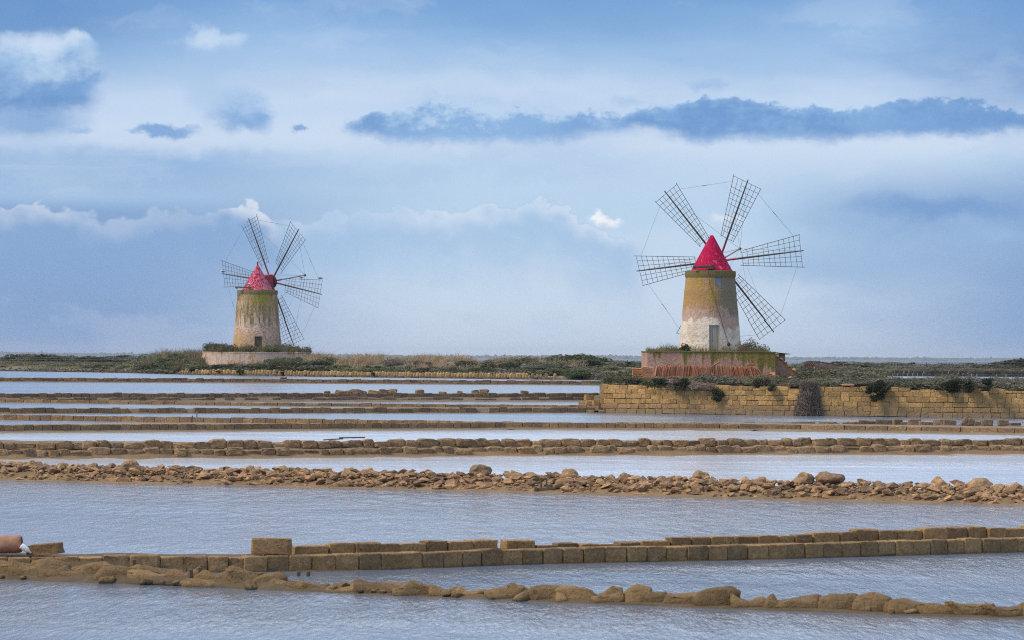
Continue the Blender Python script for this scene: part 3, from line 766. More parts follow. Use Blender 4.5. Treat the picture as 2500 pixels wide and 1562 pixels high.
# front row of slumped rounded stones
r = dyke_root(LS9, 'row of slumped brown stones barely above the water, before the neat square blocks')
profile_core(r, LS9, lambda px: [(-0.2, -0.3), (-0.06, -0.01), (0.0, 0.02), (0.25, interp([(600, 0.14), (800, 0.05), (2500, 0.03)], px)), (interp([(200, 1.7), (560, 1.6), (760, 0.7)], px), 0.05), (interp([(200, 2.4), (560, 2.2), (760, 0.9)], px), -0.3)], M_mudd, 0.3, 0.06)
lumps = [(718, 802, 1408, 1426, .8), (815, 930, 1411, 1427, .8), (915, 1018, 1406, 1428, .8), (640, 720, 1418, 1438, .3), (700, 800, 1427, 1444, .2), (790, 880, 1426, 1446, .15), (868, 985, 1421, 1450, .15), (965, 1080, 1427, 1454, .15),
         (1055, 1130, 1431, 1458, .15), (1100, 1180, 1436, 1460, .15), (1186, 1275, 1430, 1462, .15), (1240, 1300, 1431, 1463, .3), (1288, 1390, 1425, 1466, .15), (1365, 1452, 1430, 1468, .15), (1450, 1525, 1437, 1471, .1),
         (1465, 1520, 1428, 1468, .5), (1526, 1590, 1429, 1474, .2), (1575, 1632, 1444, 1476, .15), (1620, 1712, 1439, 1480, .15), (1702, 1803, 1435, 1484, .2), (1795, 1885, 1454, 1487, .15), (1870, 1925, 1455, 1490, .15),
         (1912, 2010, 1445, 1493, .15), (2002, 2098, 1450, 1496, .15), (2085, 2175, 1452, 1499, .15), (2160, 2252, 1467, 1502, .15), (2254, 2365, 1462, 1504, .15), (2335, 2442, 1465, 1507, .15), (2425, 2510, 1476, 1511, .15), (2500, 2590, 1474, 1515, .15),
         (-60, 60, 1368, 1412, .3), (20, 110, 1372, 1414, .25), (95, 170, 1382, 1417, .2), (60, 150, 1358, 1400, .9), (-70, 90, 1352, 1398, 1.0), (150, 235, 1387, 1419, .2), (225, 330, 1384, 1421, .2), (310, 405, 1383, 1424, .2), (395, 480, 1386, 1427, .2), (470, 560, 1388, 1430, .2),
         (150, 250, 1368, 1405, .8), (240, 345, 1364, 1405, .85), (345, 440, 1367, 1405, .9), (545, 640, 1390, 1434, .25), (445, 545, 1415, 1432, -0.1), (610, 690, 1402, 1436, .3)]
for x0, x1, yt, yb, off in lumps:
    c = on_z((x0 + x1) / 2, interp([(13, 1413), (440, 1429), (620, 1438), (1240, 1464), (1860, 1488), (2480, 1509)], (x0 + x1) / 2), 0); s = pxm(c.y)
    hh = (yb - yt) / s * (1.0 if x1 < 720 else 0.92) - 0.02 * off + 0.10
    obj('stone', RNG.choice(BV_sack), None, r, Vector((c.x, c.y + off + 0.22, hh / 2 - 0.12)) - r.location, (RNG.uniform(-.10, .10), RNG.uniform(-.09, .09), RNG.uniform(-.2, .2)),
        ((x1 - x0) / s * 1.08 * RNG.choice((1, -1)), RNG.uniform(0.4, 0.62), hh + 0.06))

for i in range(70):
    d = RNG.uniform(LS9.d_of_px(-60), LS9.d_of_px(2560)); q = LS9.pt(d, RNG.uniform(-0.02, 0.55)); s = RNG.uniform(0.07, 0.22)
    obj('stone', RNG.choice(BV_sack), None, r, Vector((q.x, q.y, 0.05)) - r.location, (RNG.uniform(-.3, .3), RNG.uniform(-.3, .3), RNG.uniform(0, 6.28)), (s * 1.5, s, s * 0.7))
# two courses of rounded stones
r = dyke_root(LD6, 'broad dyke faced with two courses of rounded stones, behind the rubble bank')
profile_core(r, LD6, lambda px: [(-3.6, -0.1), (-2.6, 0.03), (-0.2, 0.065), (0.06, 0.22), (0.4, 0.33), (0.62, 0.36), (0.8, 0.60), (interp([(0, 6.5), (350, 4), (620, 1.3), (2500, 1.2)], px), 0.58), (interp([(0, 7.3), (350, 4.8), (620, 1.8), (2500, 1.7)], px), -0.2)], M_mudo, 0.5, 0.05)
block_row(r, LD6, BV_round, 0.05, 0.33, lambda g: g.choice((0.42, 0.55, 0.7)), 0.42, -0.05, gap=0.0, jl=0.2, hvar=0.2, jz=0.02, jr=0.05, tilt=0.06)
block_row(r, LD6, BV_round, 0.34, 0.32, lambda g: g.choice((0.45, 0.6, 0.75)), 0.42, 0.55, gap=0.0, jl=0.2, hvar=0.18, jz=0.02, jr=0.06, tilt=0.05)

# crisp block dyke
r = dyke_root(LD5, 'long dyke of squared blocks in one crisp course, behind the pale salt pan')
profile_core(r, LD5, lambda px: [(-3.4, -0.1), (-2.4, 0.125), (-0.15, 0.135), (0.08, 0.25), (0.3, 0.42), (interp([(0, 4.4), (620, 7.4), (1000, 2.6), (1490, 2.6), (1650, 7.5), (2500, 8.4)], px), 0.38), (interp([(0, 5.2), (620, 8.2), (1000, 3.3), (1490, 3.4), (1650, 8.3), (2500, 9.4)], px), -0.2)], M_mudp, 0.6, 0.04)
block_row(r, LD5, BV_dyke, 0.12, 0.36, 0.52, 0.35, 0.0, 0, LD5.d_of_px(1650), gap=0.012, jl=0.12, hvar=0.03, jz=0.008)
block_row(r, LD5, BV_dyke, 0.12, 0.33, 1.1, 0.35, 0.0, LD5.d_of_px(1650), gap=0.01, jl=0.25, hvar=0.03, jz=0.006)

r = dyke_root(LD4, 'low dyke of orange-brown blocks running close behind the crisp block dyke')
profile_core(r, LD4, lambda px: [(-1.2, -0.1), (-0.4, 0.15), (0.0, 0.16), (0.2, 0.40), (0.8, 0.44), (1.2, -0.2)], M_mudo, 0.6, 0.04)
block_row(r, LD4, BV_dyke, 0.14, 0.33, 0.75, 0.35, 0.0, gap=0.012, jl=0.2, hvar=0.06)

r = dyke_root(LD3, 'thin dyke of worn blocks running up to the foot of the ochre wall')
profile_core(r, LD3, lambda px: [(-1.2, -0.1), (-0.5, 0.21), (0.0, 0.22), (0.2, 0.48), (interp([(0, 0.9), (850, 1.2), (1000, 5), (1500, 5)], px), 0.50), (interp([(0, 1.4), (850, 1.8), (1000, 5.8), (1500, 5.8)], px), -0.2)], M_mud, 0.6, 0.06)
block_row(r, LD3, BV_dyke, 0.19, 0.36, 0.72, 0.4, 0.0, gap=0.015, jl=0.3, hvar=0.12, jz=0.02, jr=0.04, skip=0.05)

r = dyke_root(LD2b, 'low worn ledge of tan blocks splitting off the two-tier dyke')
profile_core(r, LD2b, lambda px: [(-1.0, 0.1), (-0.4, 0.42), (0.05, 0.44), (0.2, 0.62), (0.8, 0.62), (1.2, 0.1)], M_mud, 0.6, 0.05)
block_row(r, LD2b, BV_dyke, 0.39, 0.26, 0.85, 0.35, 0.0, gap=0.015, jl=0.25, hvar=0.12)

r = dyke_root(LD2, 'two-tier dyke with dark blocks above a rough ledge, behind the worn ledge')
profile_core(r, LD2, lambda px: [(-1.4, 0.1), (-0.5, 0.42), (0.0, 0.55), (0.2, 0.68), (0.9, 0.70), (1.15, 0.9), (1.4, 1.02), (2.4, 1.03), (3.0, 0.1)], M_mud, 0.6, 0.07)
block_row(r, LD2, BV_far, 0.39, 0.30, 0.95, 0.35, -0.05, gap=0.03, jl=0.35, hvar=0.25, jz=0.03, jr=0.06, skip=0.12)
block_row(r, LD2, BV_far, 0.69, 0.36, 0.62, 0.38, 0.95, gap=0.02, jl=0.3, hvar=0.12, jz=0.02, jr=0.04)

r = dyke_root(LD1, 'dark grey-brown block dyke just in front of the ochre bank wall')
profile_core(r, LD1, lambda px: [(-1.6, 0.7), (-0.6, 1.02), (0.0, 1.10), (0.2, 1.38), (0.9, 1.42), (1.4, 0.7)], M_mud, 0.8, 0.06)
block_row(r, LD1, BV_far, 1.0, 0.22, 1.1, 0.35, -0.1, gap=0.04, jl=0.3, hvar=0.2, jz=0.03)
block_row(r, LD1, BV_far, 1.18, 0.30, 0.8, 0.4, 0.0, gap=0.03, jl=0.3, hvar=0.15, jz=0.02, jr=0.03)

# ------------------------------------------------------------------ rubble bank
def hull_variants(n, mat, seed, pts=14):
    g = random.Random(seed); o_ = []
    for k in range(n):
        bm = bmesh.new()
        for _ in range(pts):
            v = Vector((g.gauss(0, 1), g.gauss(0, 1), g.gauss(0, 1))).normalized() * g.uniform(0.75, 1.0)
            bm.verts.new((v.x * 0.5, v.y * 0.42, v.z * 0.34))
        bmesh.ops.convex_hull(bm, input=bm.verts[:])
        for v in [v for v in bm.verts if not v.link_faces]: bm.verts.remove(v)
        me = from_bm('stone', bm)
        if mat: me.materials.append(mat)
        o_.append(me)
    return o_
HV = hull_variants(14, M_rub, 5)
r = empty('rubble_bank', tuple(LR7.pt(LR7.len / 2, 0.8)), 'bank of loose brown rubble running across between two pans', 'rubble bank')
profile_core(r, LR7, lambda px: [(-1.0, -0.2), (-0.5, -0.01), (0.1, 0.05), (0.5, 0.22), (1.0, 0.33), (1.5, 0.30), (2.1, 0.02), (2.5, -0.2)], M_mudo, 0.4, 0.06)
stones = []
for i in range(3600):
    d = RNG.uniform(LR7.d_of_px(-120), LR7.d_of_px(2620)); o_ = RNG.triangular(-0.25, 2.0, 0.6)
    s = 0.09 + 0.32 * RNG.random() ** 3.2
    zc = interp([(0, 0.0), (0.3, 0.14), (0.6, 0.29), (1.0, 0.38), (1.5, 0.36), (2.1, 0.05)], o_) + RNG.uniform(-0.03, 0.10) * (0.4 + s * 2)
    q = LR7.pt(d, o_); stones.append((s, Vector((q.x, q.y, zc))))
stones.sort(key=lambda a: -a[0])
SV, SF = [], []
for i, (s, p) in enumerate(stones):
    me = RNG.choice(HV); rot = (RNG.uniform(-.5, .5), RNG.uniform(-.45, .45), RNG.uniform(-.7, .7) + RNG.choice((0, math.pi)))
    sc = (s * RNG.uniform(1.0, 1.8), s * RNG.uniform(0.8, 1.2), s * RNG.uniform(0.75, 1.2))
    if i < 295: obj('stone', me, None, r, p - r.location, rot, sc)
    else:
        Mx = Matrix.LocRotScale(p - r.location, __import__('mathutils').Euler(rot), sc); k = len(SV)
        SV += [Mx @ v.co for v in me.vertices]; SF += [[k + a for a in f.vertices] for f in me.polygons]
o = obj('rubble', mesh('rubble', SV, SF), M_rub, r); o['kind'] = 'stuff'

def boulder_mesh(seed, mat, flat=0.75, sub=3):
    bm = bmesh.new(); bmesh.ops.create_icosphere(bm, subdivisions=sub, radius=0.5)
    for v in bm.verts:
        p = v.co.copy(); k = 1 + 0.38 * nz3(p, 2.2, seed) + 0.14 * nz3(p, 6, seed + 3) + 0.06 * nz3(p, 13, seed + 5)
        p = p * k; p.z = p.z * flat
        v.co = p
    me = from_bm('boulder', bm); me.materials.append(mat)
    return me
bl = [(1108, 1167, 1136, 1170, 'pale squarish boulder perched on the rubble bank midway along it'), (1326, 1373, 1146, 1180, 'domed boulder on the rubble bank just behind the wooden sluice posts'),
      (1654, 1697, 1149, 1182, 'rounded ridged boulder standing alone on the rubble bank below the ochre wall end'), (1910, 1963, 1154, 1186, 'smaller orange one of two touching boulders on the rubble bank'),
      (1964, 2036, 1152, 1184, 'larger grey-brown one of two touching boulders on the rubble bank'), (2246, 2290, 1168, 1200, 'rusty boulder on the rubble bank beside the layered one'),
      (2334, 2404, 1170, 1218, 'layered slab-like boulder leaning on the rubble bank, biggest of all'), (258, 303, 1121, 1152, 'flat-topped orange boulder far along the rubble bank at the dyke end'),
      (1470, 1505, 1155, 1180, 'rough lumpy boulder on the rubble bank crest between domed and ridged ones')]
for i, (x0, x1, yt, yb, lab) in enumerate(bl):
    d = LR7.d_of_px((x0 + x1) / 2); q = LR7.pt(d, 1.15); s = pxm(q.y)
    zt = 4 - (yt - yh((x0 + x1) / 2)) / s; zb = 4 - (yb - yh((x0 + x1) / 2)) / s
    o = obj('boulder', boulder_mesh(10 + i * 3.7, M_rub), None, None, (q.x, q.y, (zt + zb) / 2), (0, 0, RNG.uniform(0, 6.3)), None)
    wx = (x1 - x0) / s; hh = zt - zb + 0.05
    o.scale = (wx * 0.95, wx * 0.9, hh * 1.35)
    tag(o, lab, 'boulder', 'boulders on the rubble bank')

# ------------------------------------------------------------------ ochre retaining wall of the right mill
r = empty('retaining_wall', tuple(LBW.pt(LBW.len / 2, 0.2)), 'tall ochre retaining wall of stone courses below the right mill', 'stone wall')
CH = 0.33
starts = [1476, 1466, 1460, 1462, 1463, 1468]
for k in range(6):
    d = LBW.d_of_px(starts[k]); zc = Z_D + k * CH
    d += RNG.uniform(0, 0.15)
    while d < LBW.len + 0.0:
        L = RNG.choice((0.36, 0.52, 0.6, 0.68, 0.9, 1.05)) * RNG.uniform(0.9, 1.1)
        c = d + L / 2; p, t = LBW.at(c); px = 1250 + F * p.x / p.y
        hh = CH
        if k == 5:
            hh = CH * RNG.uniform(0.75, 1.05)
            if RNG.random() < (0.12 if px < 2050 else 0.25): hh *= 0.5
        q = LBW.pt(c, 0.2 + k * 0.012 + RNG.uniform(-0.018, 0.018))
        obj('block', RNG.choice(BV_ochre), None, r, Vector((q.x, q.y, zc + hh / 2 + RNG.uniform(-.012, .012) + 0.02 * math.sin(c * 0.55 + k))) - r.location, (0, RNG.uniform(-.02, .02), math.atan2(t.y, t.x)), ((L - 0.012) * RNG.choice((1, -1)), 0.42, hh - 0.009))
        d += L
profile_core(r, LBW, lambda px: [(0.12, -0.3), (0.14, 1.80), (0.5, 1.95), (1.2, 2.0), (1.3, -0.3)], M_mudo, 0.8, 0.02, LBW.d_of_px(1478))
# fallen end of the wall: stepped blocks
for x0, x1, yt, yb, dd in [(1408, 1432, 987, 1000, 0.3), (1430, 1447, 976, 988, 1.0), (1427, 1449, 963, 977, 1.6), (1447, 1465, 990, 1002, 0.0), (1396, 1412, 994, 1003, 0.5), (1447, 1462, 976, 989, 0.6), (1412, 1428, 981, 993, 1.8), (1432, 1450, 1001, 1007, -0.6), (1462, 1476, 1000, 1007, -0.5)]:
    cx = (x0 + x1) / 2; d_ = 213.5 + dd; b_ = at_d(cx, (yt + yb) / 2, d_); s = pxm(d_)
    o = obj('fallen_block', RNG.choice(BV_ochre), None, None, b_, (RNG.uniform(-.1, .1), RNG.uniform(-.15, .15), RNG.uniform(-.3, .3)), ((x1 - x0) / s, 0.5, (yb - yt) / s * 1.05))
    tag(o, 'ochre block tumbled from the stepped broken end of the tall retaining wall', 'stone block', 'blocks tumbled at the end of the ochre wall')
# earth heap they lie on
hb = bmesh.new(); bmesh.ops.create_icosphere(hb, subdivisions=3, radius=1)
for v in hb.verts:
    k = 1 + 0.25 * nz3(v.co, 2.0, 4); v.co = Vector((v.co.x * 1.5 * k, v.co.y * 2.5, v.co.z * 1.25 * k))
pc = at_d(1462, 1004, 217.5)
tag(obj('earth_slope', from_bm('earth_slope', hb, True), M_mudo, None, (pc.x, pc.y, 0.1)), kind='structure')

# ------------------------------------------------------------------ windmills
def cut(me, boxes, mat):
    """recess the openings into a solid and give the mesh back"""
    ob = bpy.data.objects.new('tmp', me); COL.objects.link(ob); tmp = []
    for (c, s) in boxes:
        b = bpy.data.objects.new('cut', box_mesh('cut', *s, center=c)); COL.objects.link(b); tmp.append(b)
        md = ob.modifiers.new('b', 'BOOLEAN'); md.operation = 'DIFFERENCE'; md.object = b; md.solver = 'EXACT'
    dg = bpy.context.evaluated_depsgraph_get(); ev = ob.evaluated_get(dg)
    res = bpy.data.meshes.new_from_object(ev)
    for b in tmp: bpy.data.objects.remove(b)
    bpy.data.objects.remove(ob)
    return res

def windmill(base, label, P):
    """P: measured sizes in metres, local x to the right, y away from the camera"""
    root = empty('windmill', base, label, 'windmill', 'salt windmills with six lattice sails')
    H, rb, rt = P['H'], P['rb'], P['rt']
    prof = [(0.001, -0.3)] + [(rb + (rt - rb) * i / 12 + 0.012 * math.sin(i * 2.3), -0.3 if i == 0 else H * i / 12) for i in range(13)] + [(0.001, H)]
    Vv_, Ff = lathe(prof, 56)
    Vv_ = [(x * (1 + 0.006 * nz3((x, y, z), 1.2)), y * (1 + 0.006 * nz3((x, y, z), 1.2)), z) for x, y, z in Vv_]
    me = mesh('tower', Vv_, Ff)
    bm = bmesh.new(); bm.from_mesh(me); bmesh.ops.remove_doubles(bm, verts=bm.verts[:], dist=0.004); bmesh.ops.recalc_face_normals(bm, faces=bm.faces[:]); bm.to_mesh(me); bm.free()
    def rad(z): return rb + (rt - rb) * z / H
    boxes = []
    dx_, dw, dh = P['door']
    fy = -math.sqrt(rad(dh) ** 2 - dx_ ** 2)
    boxes.append(((dx_, fy - 0.6 + 0.30, dh / 2 - 0.05), (dw, 1.2, dh + 0.1)))
    for (wx, wz, ww, wh) in P['win']:
        wy = -math.sqrt(max(rad(wz) ** 2 - wx ** 2, 0.01)); boxes.append(((wx, wy - 0.6 + 0.34, wz), (ww, 1.2, wh)))
    me = cut(me, boxes, None)
    me.materials.clear(); me.materials.append(P['plaster'])
    obj('tower', me, None, root)
    rm = P['rim']
    Vv_, Ff = lathe([(rt - 0.05, H - rm), (rt + 0.09, H - rm), (rt + 0.11, H - rm * 0.5), (rt + 0.10, H + 0.02), (rt - 0.25, H + 0.06), (0.01, H + 0.06)], 56)
    Vv_ = [(x * (1 + 0.008 * nz3((x, y, z), 2.2)), y * (1 + 0.008 * nz3((x, y, z), 2.2)), z + 0.02 * nz3((x, y, 3), 1.7)) for x, y, z in Vv_]
    obj('parapet', mesh('parapet', Vv_, Ff), M_rim, root)
    # door of vertical planks
    door = empty('door', (dx_, fy + 0.10, 0), None, None); door.parent = root
    npk = 6; pw = dw / npk
    for i in range(npk):
        obj('plank', box_mesh('plank', pw - 0.012, 0.05, dh, 0.008, (0, 0, dh / 2)), P['wood'], door, (-dw / 2 + pw * (i + 0.5), RNG.uniform(-.006, .006), 0))
    obj('lintel', box_mesh('lintel', dw + 0.12, 0.14, 0.10, 0.01, (0, 0, dh + 0.045)), M_wood, door, (0, 0.06, 0))
    for (wx, wz, ww, wh) in P['win']:
        wy = -math.sqrt(max(rad(wz) ** 2 - wx ** 2, 0.01))
        w_ = obj('window', box_mesh('window', ww + 0.02, 0.05, wh + 0.02), P['winmat'], root, (wx, wy + 0.24, wz))
    # roof
    rr, rh = P['cone']; z0 = H + 0.04
    tip = P['tip']
    Vv_, Ff = lathe([(rr + 0.05, z0), (rr + 0.06, z0 + 0.06), (rr, z0 + 0.10)] + [(rr + (tip - rr) * k / 8, z0 + 0.10 + (rh - 0.10) * k / 8) for k in range(1, 9)] + [(0.001, z0 + rh + 0.03)], 40)
    cx, cy = P['cone_c']
    Vv_ = [(x + cx, y + cy, z - H) for x, y, z in Vv_]
    roof = obj('roof', mesh('roof', Vv_, Ff, False), P['red'], root, (0, 0, H))
    roof.data.polygons.foreach_set('use_smooth', [True] * len(roof.data.polygons))
    if P.get('finial'): obj('finial', unit_bar(M_redp, 8), None, roof, (cx, cy, rh), None, (0.11, 0.11, 0.45))
    # tail beam lying over the parapet, with its rope
    x0, x1, zb = P['tail']
    tb = obj('tail_beam', box_mesh('tail_beam', x1 - x0, 0.22, 0.17, 0.02), M_wood_d, root, ((x0 + x1) / 2, -rr - 0.12, H + zb))
    obj('beam_block', box_mesh('beam_block', 0.3, 0.34, 0.32, 0.02), M_wood_d, tb, ((x1 - x0) * 0.36, 0.05, 0.0))
    obj('beam_block', box_mesh('beam_block', 0.2, 0.3, 0.28, 0.02), M_wood_d, tb, (-(x1 - x0) * 0.40, 0.05, -0.02))
    pa, pb = P['rope']
    q = [Vector((pa[0], -rr - 0.25, H + zb)), Vector((pa[0] + 0.05, -rt - 0.15, H - 0.1))]
    for k in range(1, 9):
        f = k / 8; x = pa[0] + (pb[0] - pa[0]) * f; z = H - 0.4 + (pb[1] - H + 0.4) * f
        q.append(Vector((x, -math.sqrt(rad(z) ** 2 - x * x) - 0.06, z)))
    Vr, Fr = [], []
    for i, c in enumerate(q):
        for a in range(5): Vr.append((c.x + 0.02 * math.cos(a * 1.2566), c.y + 0.02 * math.sin(a * 1.2566), c.z))
        if i:
            for a in range(5): Fr.append(((i - 1) * 5 + a, (i - 1) * 5 + (a + 1) % 5, i * 5 + (a + 1) % 5, i * 5 + a))
    obj('rope', mesh('rope', Vr, Fr), M_rope, root)
    obj('rope_anchor', boulder_mesh(3.3, M_hub, 0.9, 2), None, root, (q[-1].x, q[-1].y, q[-1].z), None, (0.26, 0.2, 0.26))
    # rotor
    C = Vector(P['hub']); n = Vector(P['axis']).normalized()
    ph = Vector((n.x, 0, n.z)).normalized(); s_ = math.hypot(n.x, n.z); c_ = n.y
    e1 = Vector((c_ * ph.x, -s_, c_ * ph.z)); e2 = Vector((-ph.z, 0, ph.x))
    hr, hl = P['hubsize']
    bar('windshaft', C - n * P['shaft'], C - n * hl / 2, hr * 0.45, M_hub, root, 10)
    hub = bar('hub', C - n * hl / 2, C + n * hl / 2, hr, M_hub, root, 20)
    L = P['sprit']; tipP = C + n * L
    bs = bar('bowsprit', C, C + n * L * 0.3, P['sr'] * 0.9, M_redp, root, 8)
    bar('bowsprit', C + n * L * 0.3, tipP, P['sr'] * 0.75, M_wood, root, 8)
    bar('bowsprit_cap', tipP - n * 0.08, tipP + n * 0.10, P['sr'] * 1.35, M_hub, root, 8)
    R, r0, hw0, hw1 = P['R'], P['r0'], P['hw0'], P['hw1']; tips = []
    for k in range(6):
        th = math.radians(39 + 60 * k + P['da'][k]); a = e1 * math.cos(th) + e2 * math.sin(th); t0 = -e1 * math.sin(th) + e2 * math.cos(th)
        f = math.radians(P['pitch']); t = t0 * math.cos(f) + n * math.sin(f); nn = a.cross(t).normalized()
        sail = empty('sail', C, None, None); sail.parent = root
        sp = lambda rr_, w, dz_=0.0: a * rr_ + t * w + nn * dz_
        bar('spar', sp(0.1, 0), sp(R * 0.22, 0), P['sr'], M_redp, sail, 8)
        Vs, Fs = lathe([(P['sr'], 0), (P['sr'] * 0.8, 0.6), (P['sr'] * 0.5, 1.0)], 8)
        me = mesh('spar', Vs, Fs + [tuple(range(16, 24))]); me.materials.append(M_spar)
        obj('spar', me, None, sail, sp(R * 0.22, 0), a.to_track_quat('Z', 'Y'), (1, 1, R * 0.78))
        br = P['br']; r1 = R * 0.965
        hw = lambda rr_: hw0 + (hw1 - hw0) * (rr_ - r0) / (r1 - r0)
        for sg in (-1, 1):
            e0 = r0 - 0.10 * R * RNG.uniform(-0.2, 0.6); e1_ = r1 + RNG.uniform(0, 0.06) * R * 0.5
            bar('edge_rail', sp(e0, sg * hw(e0)), sp(e1_, sg * hw(e1_)), br * 1.35, M_batten, sail, 5)
            for j in (1, 2):
                fr = j / 3
                bar('long_batten', sp(r0 if j == 2 else r0 + (r1 - r0) * 0.13 * RNG.random(), sg * hw0 * fr * 1.05, br * 1.2), sp(r1, sg * hw1 * fr), br, M_batten, sail, 5)
        nb = P['nb']
        for i in range(nb):
            rr_ = r0 + (r1 - r0) * (i / (nb - 1)); off = br * -1.5
            j_ = RNG.uniform(-0.03, 0.03); w0 = hw(rr_)
            full = RNG.random() > 0.06
            bar('cross_batten', sp(rr_ + j_, -w0 * 1.01, off), sp(rr_ - j_, w0 * 1.01 if full else w0 * 0.35, off), br, M_batten, sail, 5)
        P.setdefault('sp', {})[k] = (lambda rr_, w, a=a, t=t: C + a * rr_ + t * w, r1, hw)
        tips.append((C + sp(R * 0.95, 0), C + sp(r1 * 0.93, hw(r1)), C + sp(r1 * 0.93, -hw(r1)), C + sp(R * 0.55, 0)))
    for k in range(6):
        k2 = (k + 1) % 6
        bar('stay', tips[k][1], tips[k2][2], P['wr'], M_wire, root, 4)
        bar('stay', tipP, tips[k][0], P['wr'], M_wire, root, 4)
        if k % 2 == 0: bar('stay', tipP, tips[k][3], P['wr'] * 0.8, M_wire, root, 4)
        m_ = (tips[k][1] * 0.55 + tips[k2][2] * 0.45); m2 = (tips[k][1] * 0.40 + tips[k2][2] * 0.60)
        if k in (0, 2, 5): bar('stay_chain', m_, m2, P['wr'] * 2.0, M_hub, root, 5)
    return root, (C, e1, e2, n)

D_R = 227.0; S_R = pxm(D_R)
PZ_R = 4.50
bR = at_d(1733.5, 852, D_R); bR.z = PZ_R
hubR = at_d(1760, 636, D_R)
R1 = dict(H=zat(1733, 664, D_R) - PZ_R, rb=2.34, rt=1.78, rim=0.42, plaster=M_pl_r, wood=M_wood, winmat=M_shut, red=M_red_r,
          door=((1739 - 1733.5) / S_R, 0.76, 1.95), win=[((1749.5 - 1733.5) / S_R, zat(1750, 688, D_R) - PZ_R, 0.50, 0.76)],
          cone=(1.49, 2.63), cone_c=((1736.5 - 1733.5) / S_R, 0), tip=0.12, tail=(-1.42, 0.22, 0.30), rope=((-0.35, 0), (1.25, 0.55)),
          hub=(hubR.x - bR.x, 1.95, hubR.z - PZ_R), axis=(0.375, 0.90, 0.215), hubsize=(0.20, 0.9), shaft=2.2, sprit=5.0, sr=0.075, br=0.016, wr=0.009,
          R=6.65, r0=1.85, hw0=0.55, hw1=1.20, pitch=10, nb=12, da=[0, 0, 0, 0, 0, 0])
windmill(bR, 'large near windmill with plain crimson cone on a rectangular pink platform', R1)

D_L = 426.0; S_L = pxm(D_L)
PZ_L = 4.55
bL = at_d(627.5, 850, D_L); bL.z = PZ_L
hubL = at_d(440 + 790 / 3.6, 500 + 675 / 3.6, D_L)
def zl(v): return zat(627, 500 + v / 3.6, D_L) - PZ_L
R2 = dict(H=zl(757), rb=3.42, rt=2.72, rim=0.52, plaster=M_pl_l, wood=M_wood_d, winmat=M_pl_l, red=M_red_l,
          door=((702 - 675) / 3.6 / S_L, 1.02, 2.15), win=[((815 - 675) / 3.6 / S_L, zl(822), 0.45, 0.9), ((516 - 675) / 3.6 / S_L, zl(822), 0.40, 0.85)],
          cone=(2.13, 3.55), cone_c=((675 - 675) / 3.6 / S_L, 0), tip=0.08, tail=(-2.9, -0.6, 0.34), rope=((-0.9, 0), (1.95, 0.5)), finial=True,
          hub=(hubL.x - bL.x, 1.9, hubL.z - PZ_L), axis=(0.62, 0.77, 0.15), hubsize=(0.95, 0.35), shaft=2.6, sprit=7.0, sr=0.115, br=0.022, wr=0.013,
          R=9.47, r0=2.7, hw0=0.92, hw1=1.95, pitch=8, nb=13, da=[0, 0, 3, 0, 0, -1])
mL, rotL = windmill(bL, 'smaller far windmill with faded patchy red cone on a round platform', R2)
# red shaft housing of the far mill
nL = Vector((0.62, 0.77, 0.15)).normalized()
hh_ = box_mesh('shaft_housing', 1.5, 1.5, 2.6, 0.05)
qh = nL.to_track_quat('X', 'Z')
o = obj('shaft_housing', hh_, M_redp, mL, Vector(R2['hub']) - nL * 1.05 + Vector((0, 0, -0.25)), qh)
obj('housing_post', box_mesh('housing_post', 0.5, 0.5, 1.1, 0.03), M_hub, mL, Vector(R2['hub']) + Vector((-0.05, -0.1, -1.35)))
obj('bearing_block', box_mesh('bearing_block', 0.22, 0.3, 0.42, 0.02), M_hub, mL, Vector((0, 0, 0)) + Vector((R2['hub'][0] + 0.2, 0.4, R2['H'] + 0.25)))

# ------------------------------------------------------------------ platform of the right mill
pr = empty('mill_platform', (bR.x, D_R, 2.3), 'pink rectangular mill platform with mossy rim and stair at one end', 'platform')
xl = (1573 - 1733.5) / S_R; xr = (1879 - 1733.5) / S_R; yf = -5.0; yb_ = 5.0; ht = PZ_R - 2.3
def slab(nm, x0, x1, y0, y1, z0, z1, mat, parent, sub=True, jit=0.015):
    bm = bmesh.new(); bmesh.ops.create_cube(bm, size=1)
    for v in bm.verts: v.co = Vector((x0 + (v.co.x + .5) * (x1 - x0), y0 + (v.co.y + .5) * (y1 - y0), z0 + (v.co.z + .5) * (z1 - z0)))
    if sub: bmesh.ops.subdivide_edges(bm, edges=bm.edges[:], cuts=7, use_grid_fill=True)
    for v in bm.verts: v.co += Vector((nz3(v.co, 0.9, 1), nz3(v.co, 0.9, 7), nz3(v.co, 0.9, 13))) * jit
    return obj(nm, from_bm(nm, bm), mat, parent)
slab('platform_wall', xl, xr, yf, yb_, -0.6, ht - 0.03, M_pf_r, pr)
slab('coping', xl - 0.05, xr + 0.05, yf - 0.05, yb_ + 0.05, ht - 0.028, ht + 0.03, M_rim, pr)
# stair: return wall and ten steps going down to the right
ns = 8; x_s = xr; xe = (1960 - 1733.5) / S_R
dxs = (xe - x_s) / ns; hs = (ht - 0.25) / ns
sw = [(x_s + 0.003, -0.6)] + [(x_s + 0.003, ht - 0.20)]
for i in range(ns):
    sw += [(x_s + dxs * (i + 1) - 0.05, ht - 0.20 - hs * i), (x_s + dxs * (i + 1) - 0.05, ht - 0.20 - hs * (i + 1))]
sw += [(xe - 0.05, -0.6)]
k = len(sw); Vs = [(x, -4.0, z) for x, z in sw] + [(x, -1.5, z) for x, z in sw]
Fs = [tuple(range(k - 1, -1, -1)), tuple(range(k, 2 * k))] + [(i, (i + 1) % k, k + (i + 1) % k, k + i) for i in range(k)]
M_pf_s = plaster_platform('stair_plaster', (0.40, 0.215, 0.135), (0.23, 0.205, 0.05), 3.4, (0.42, 0.27, 0.2))
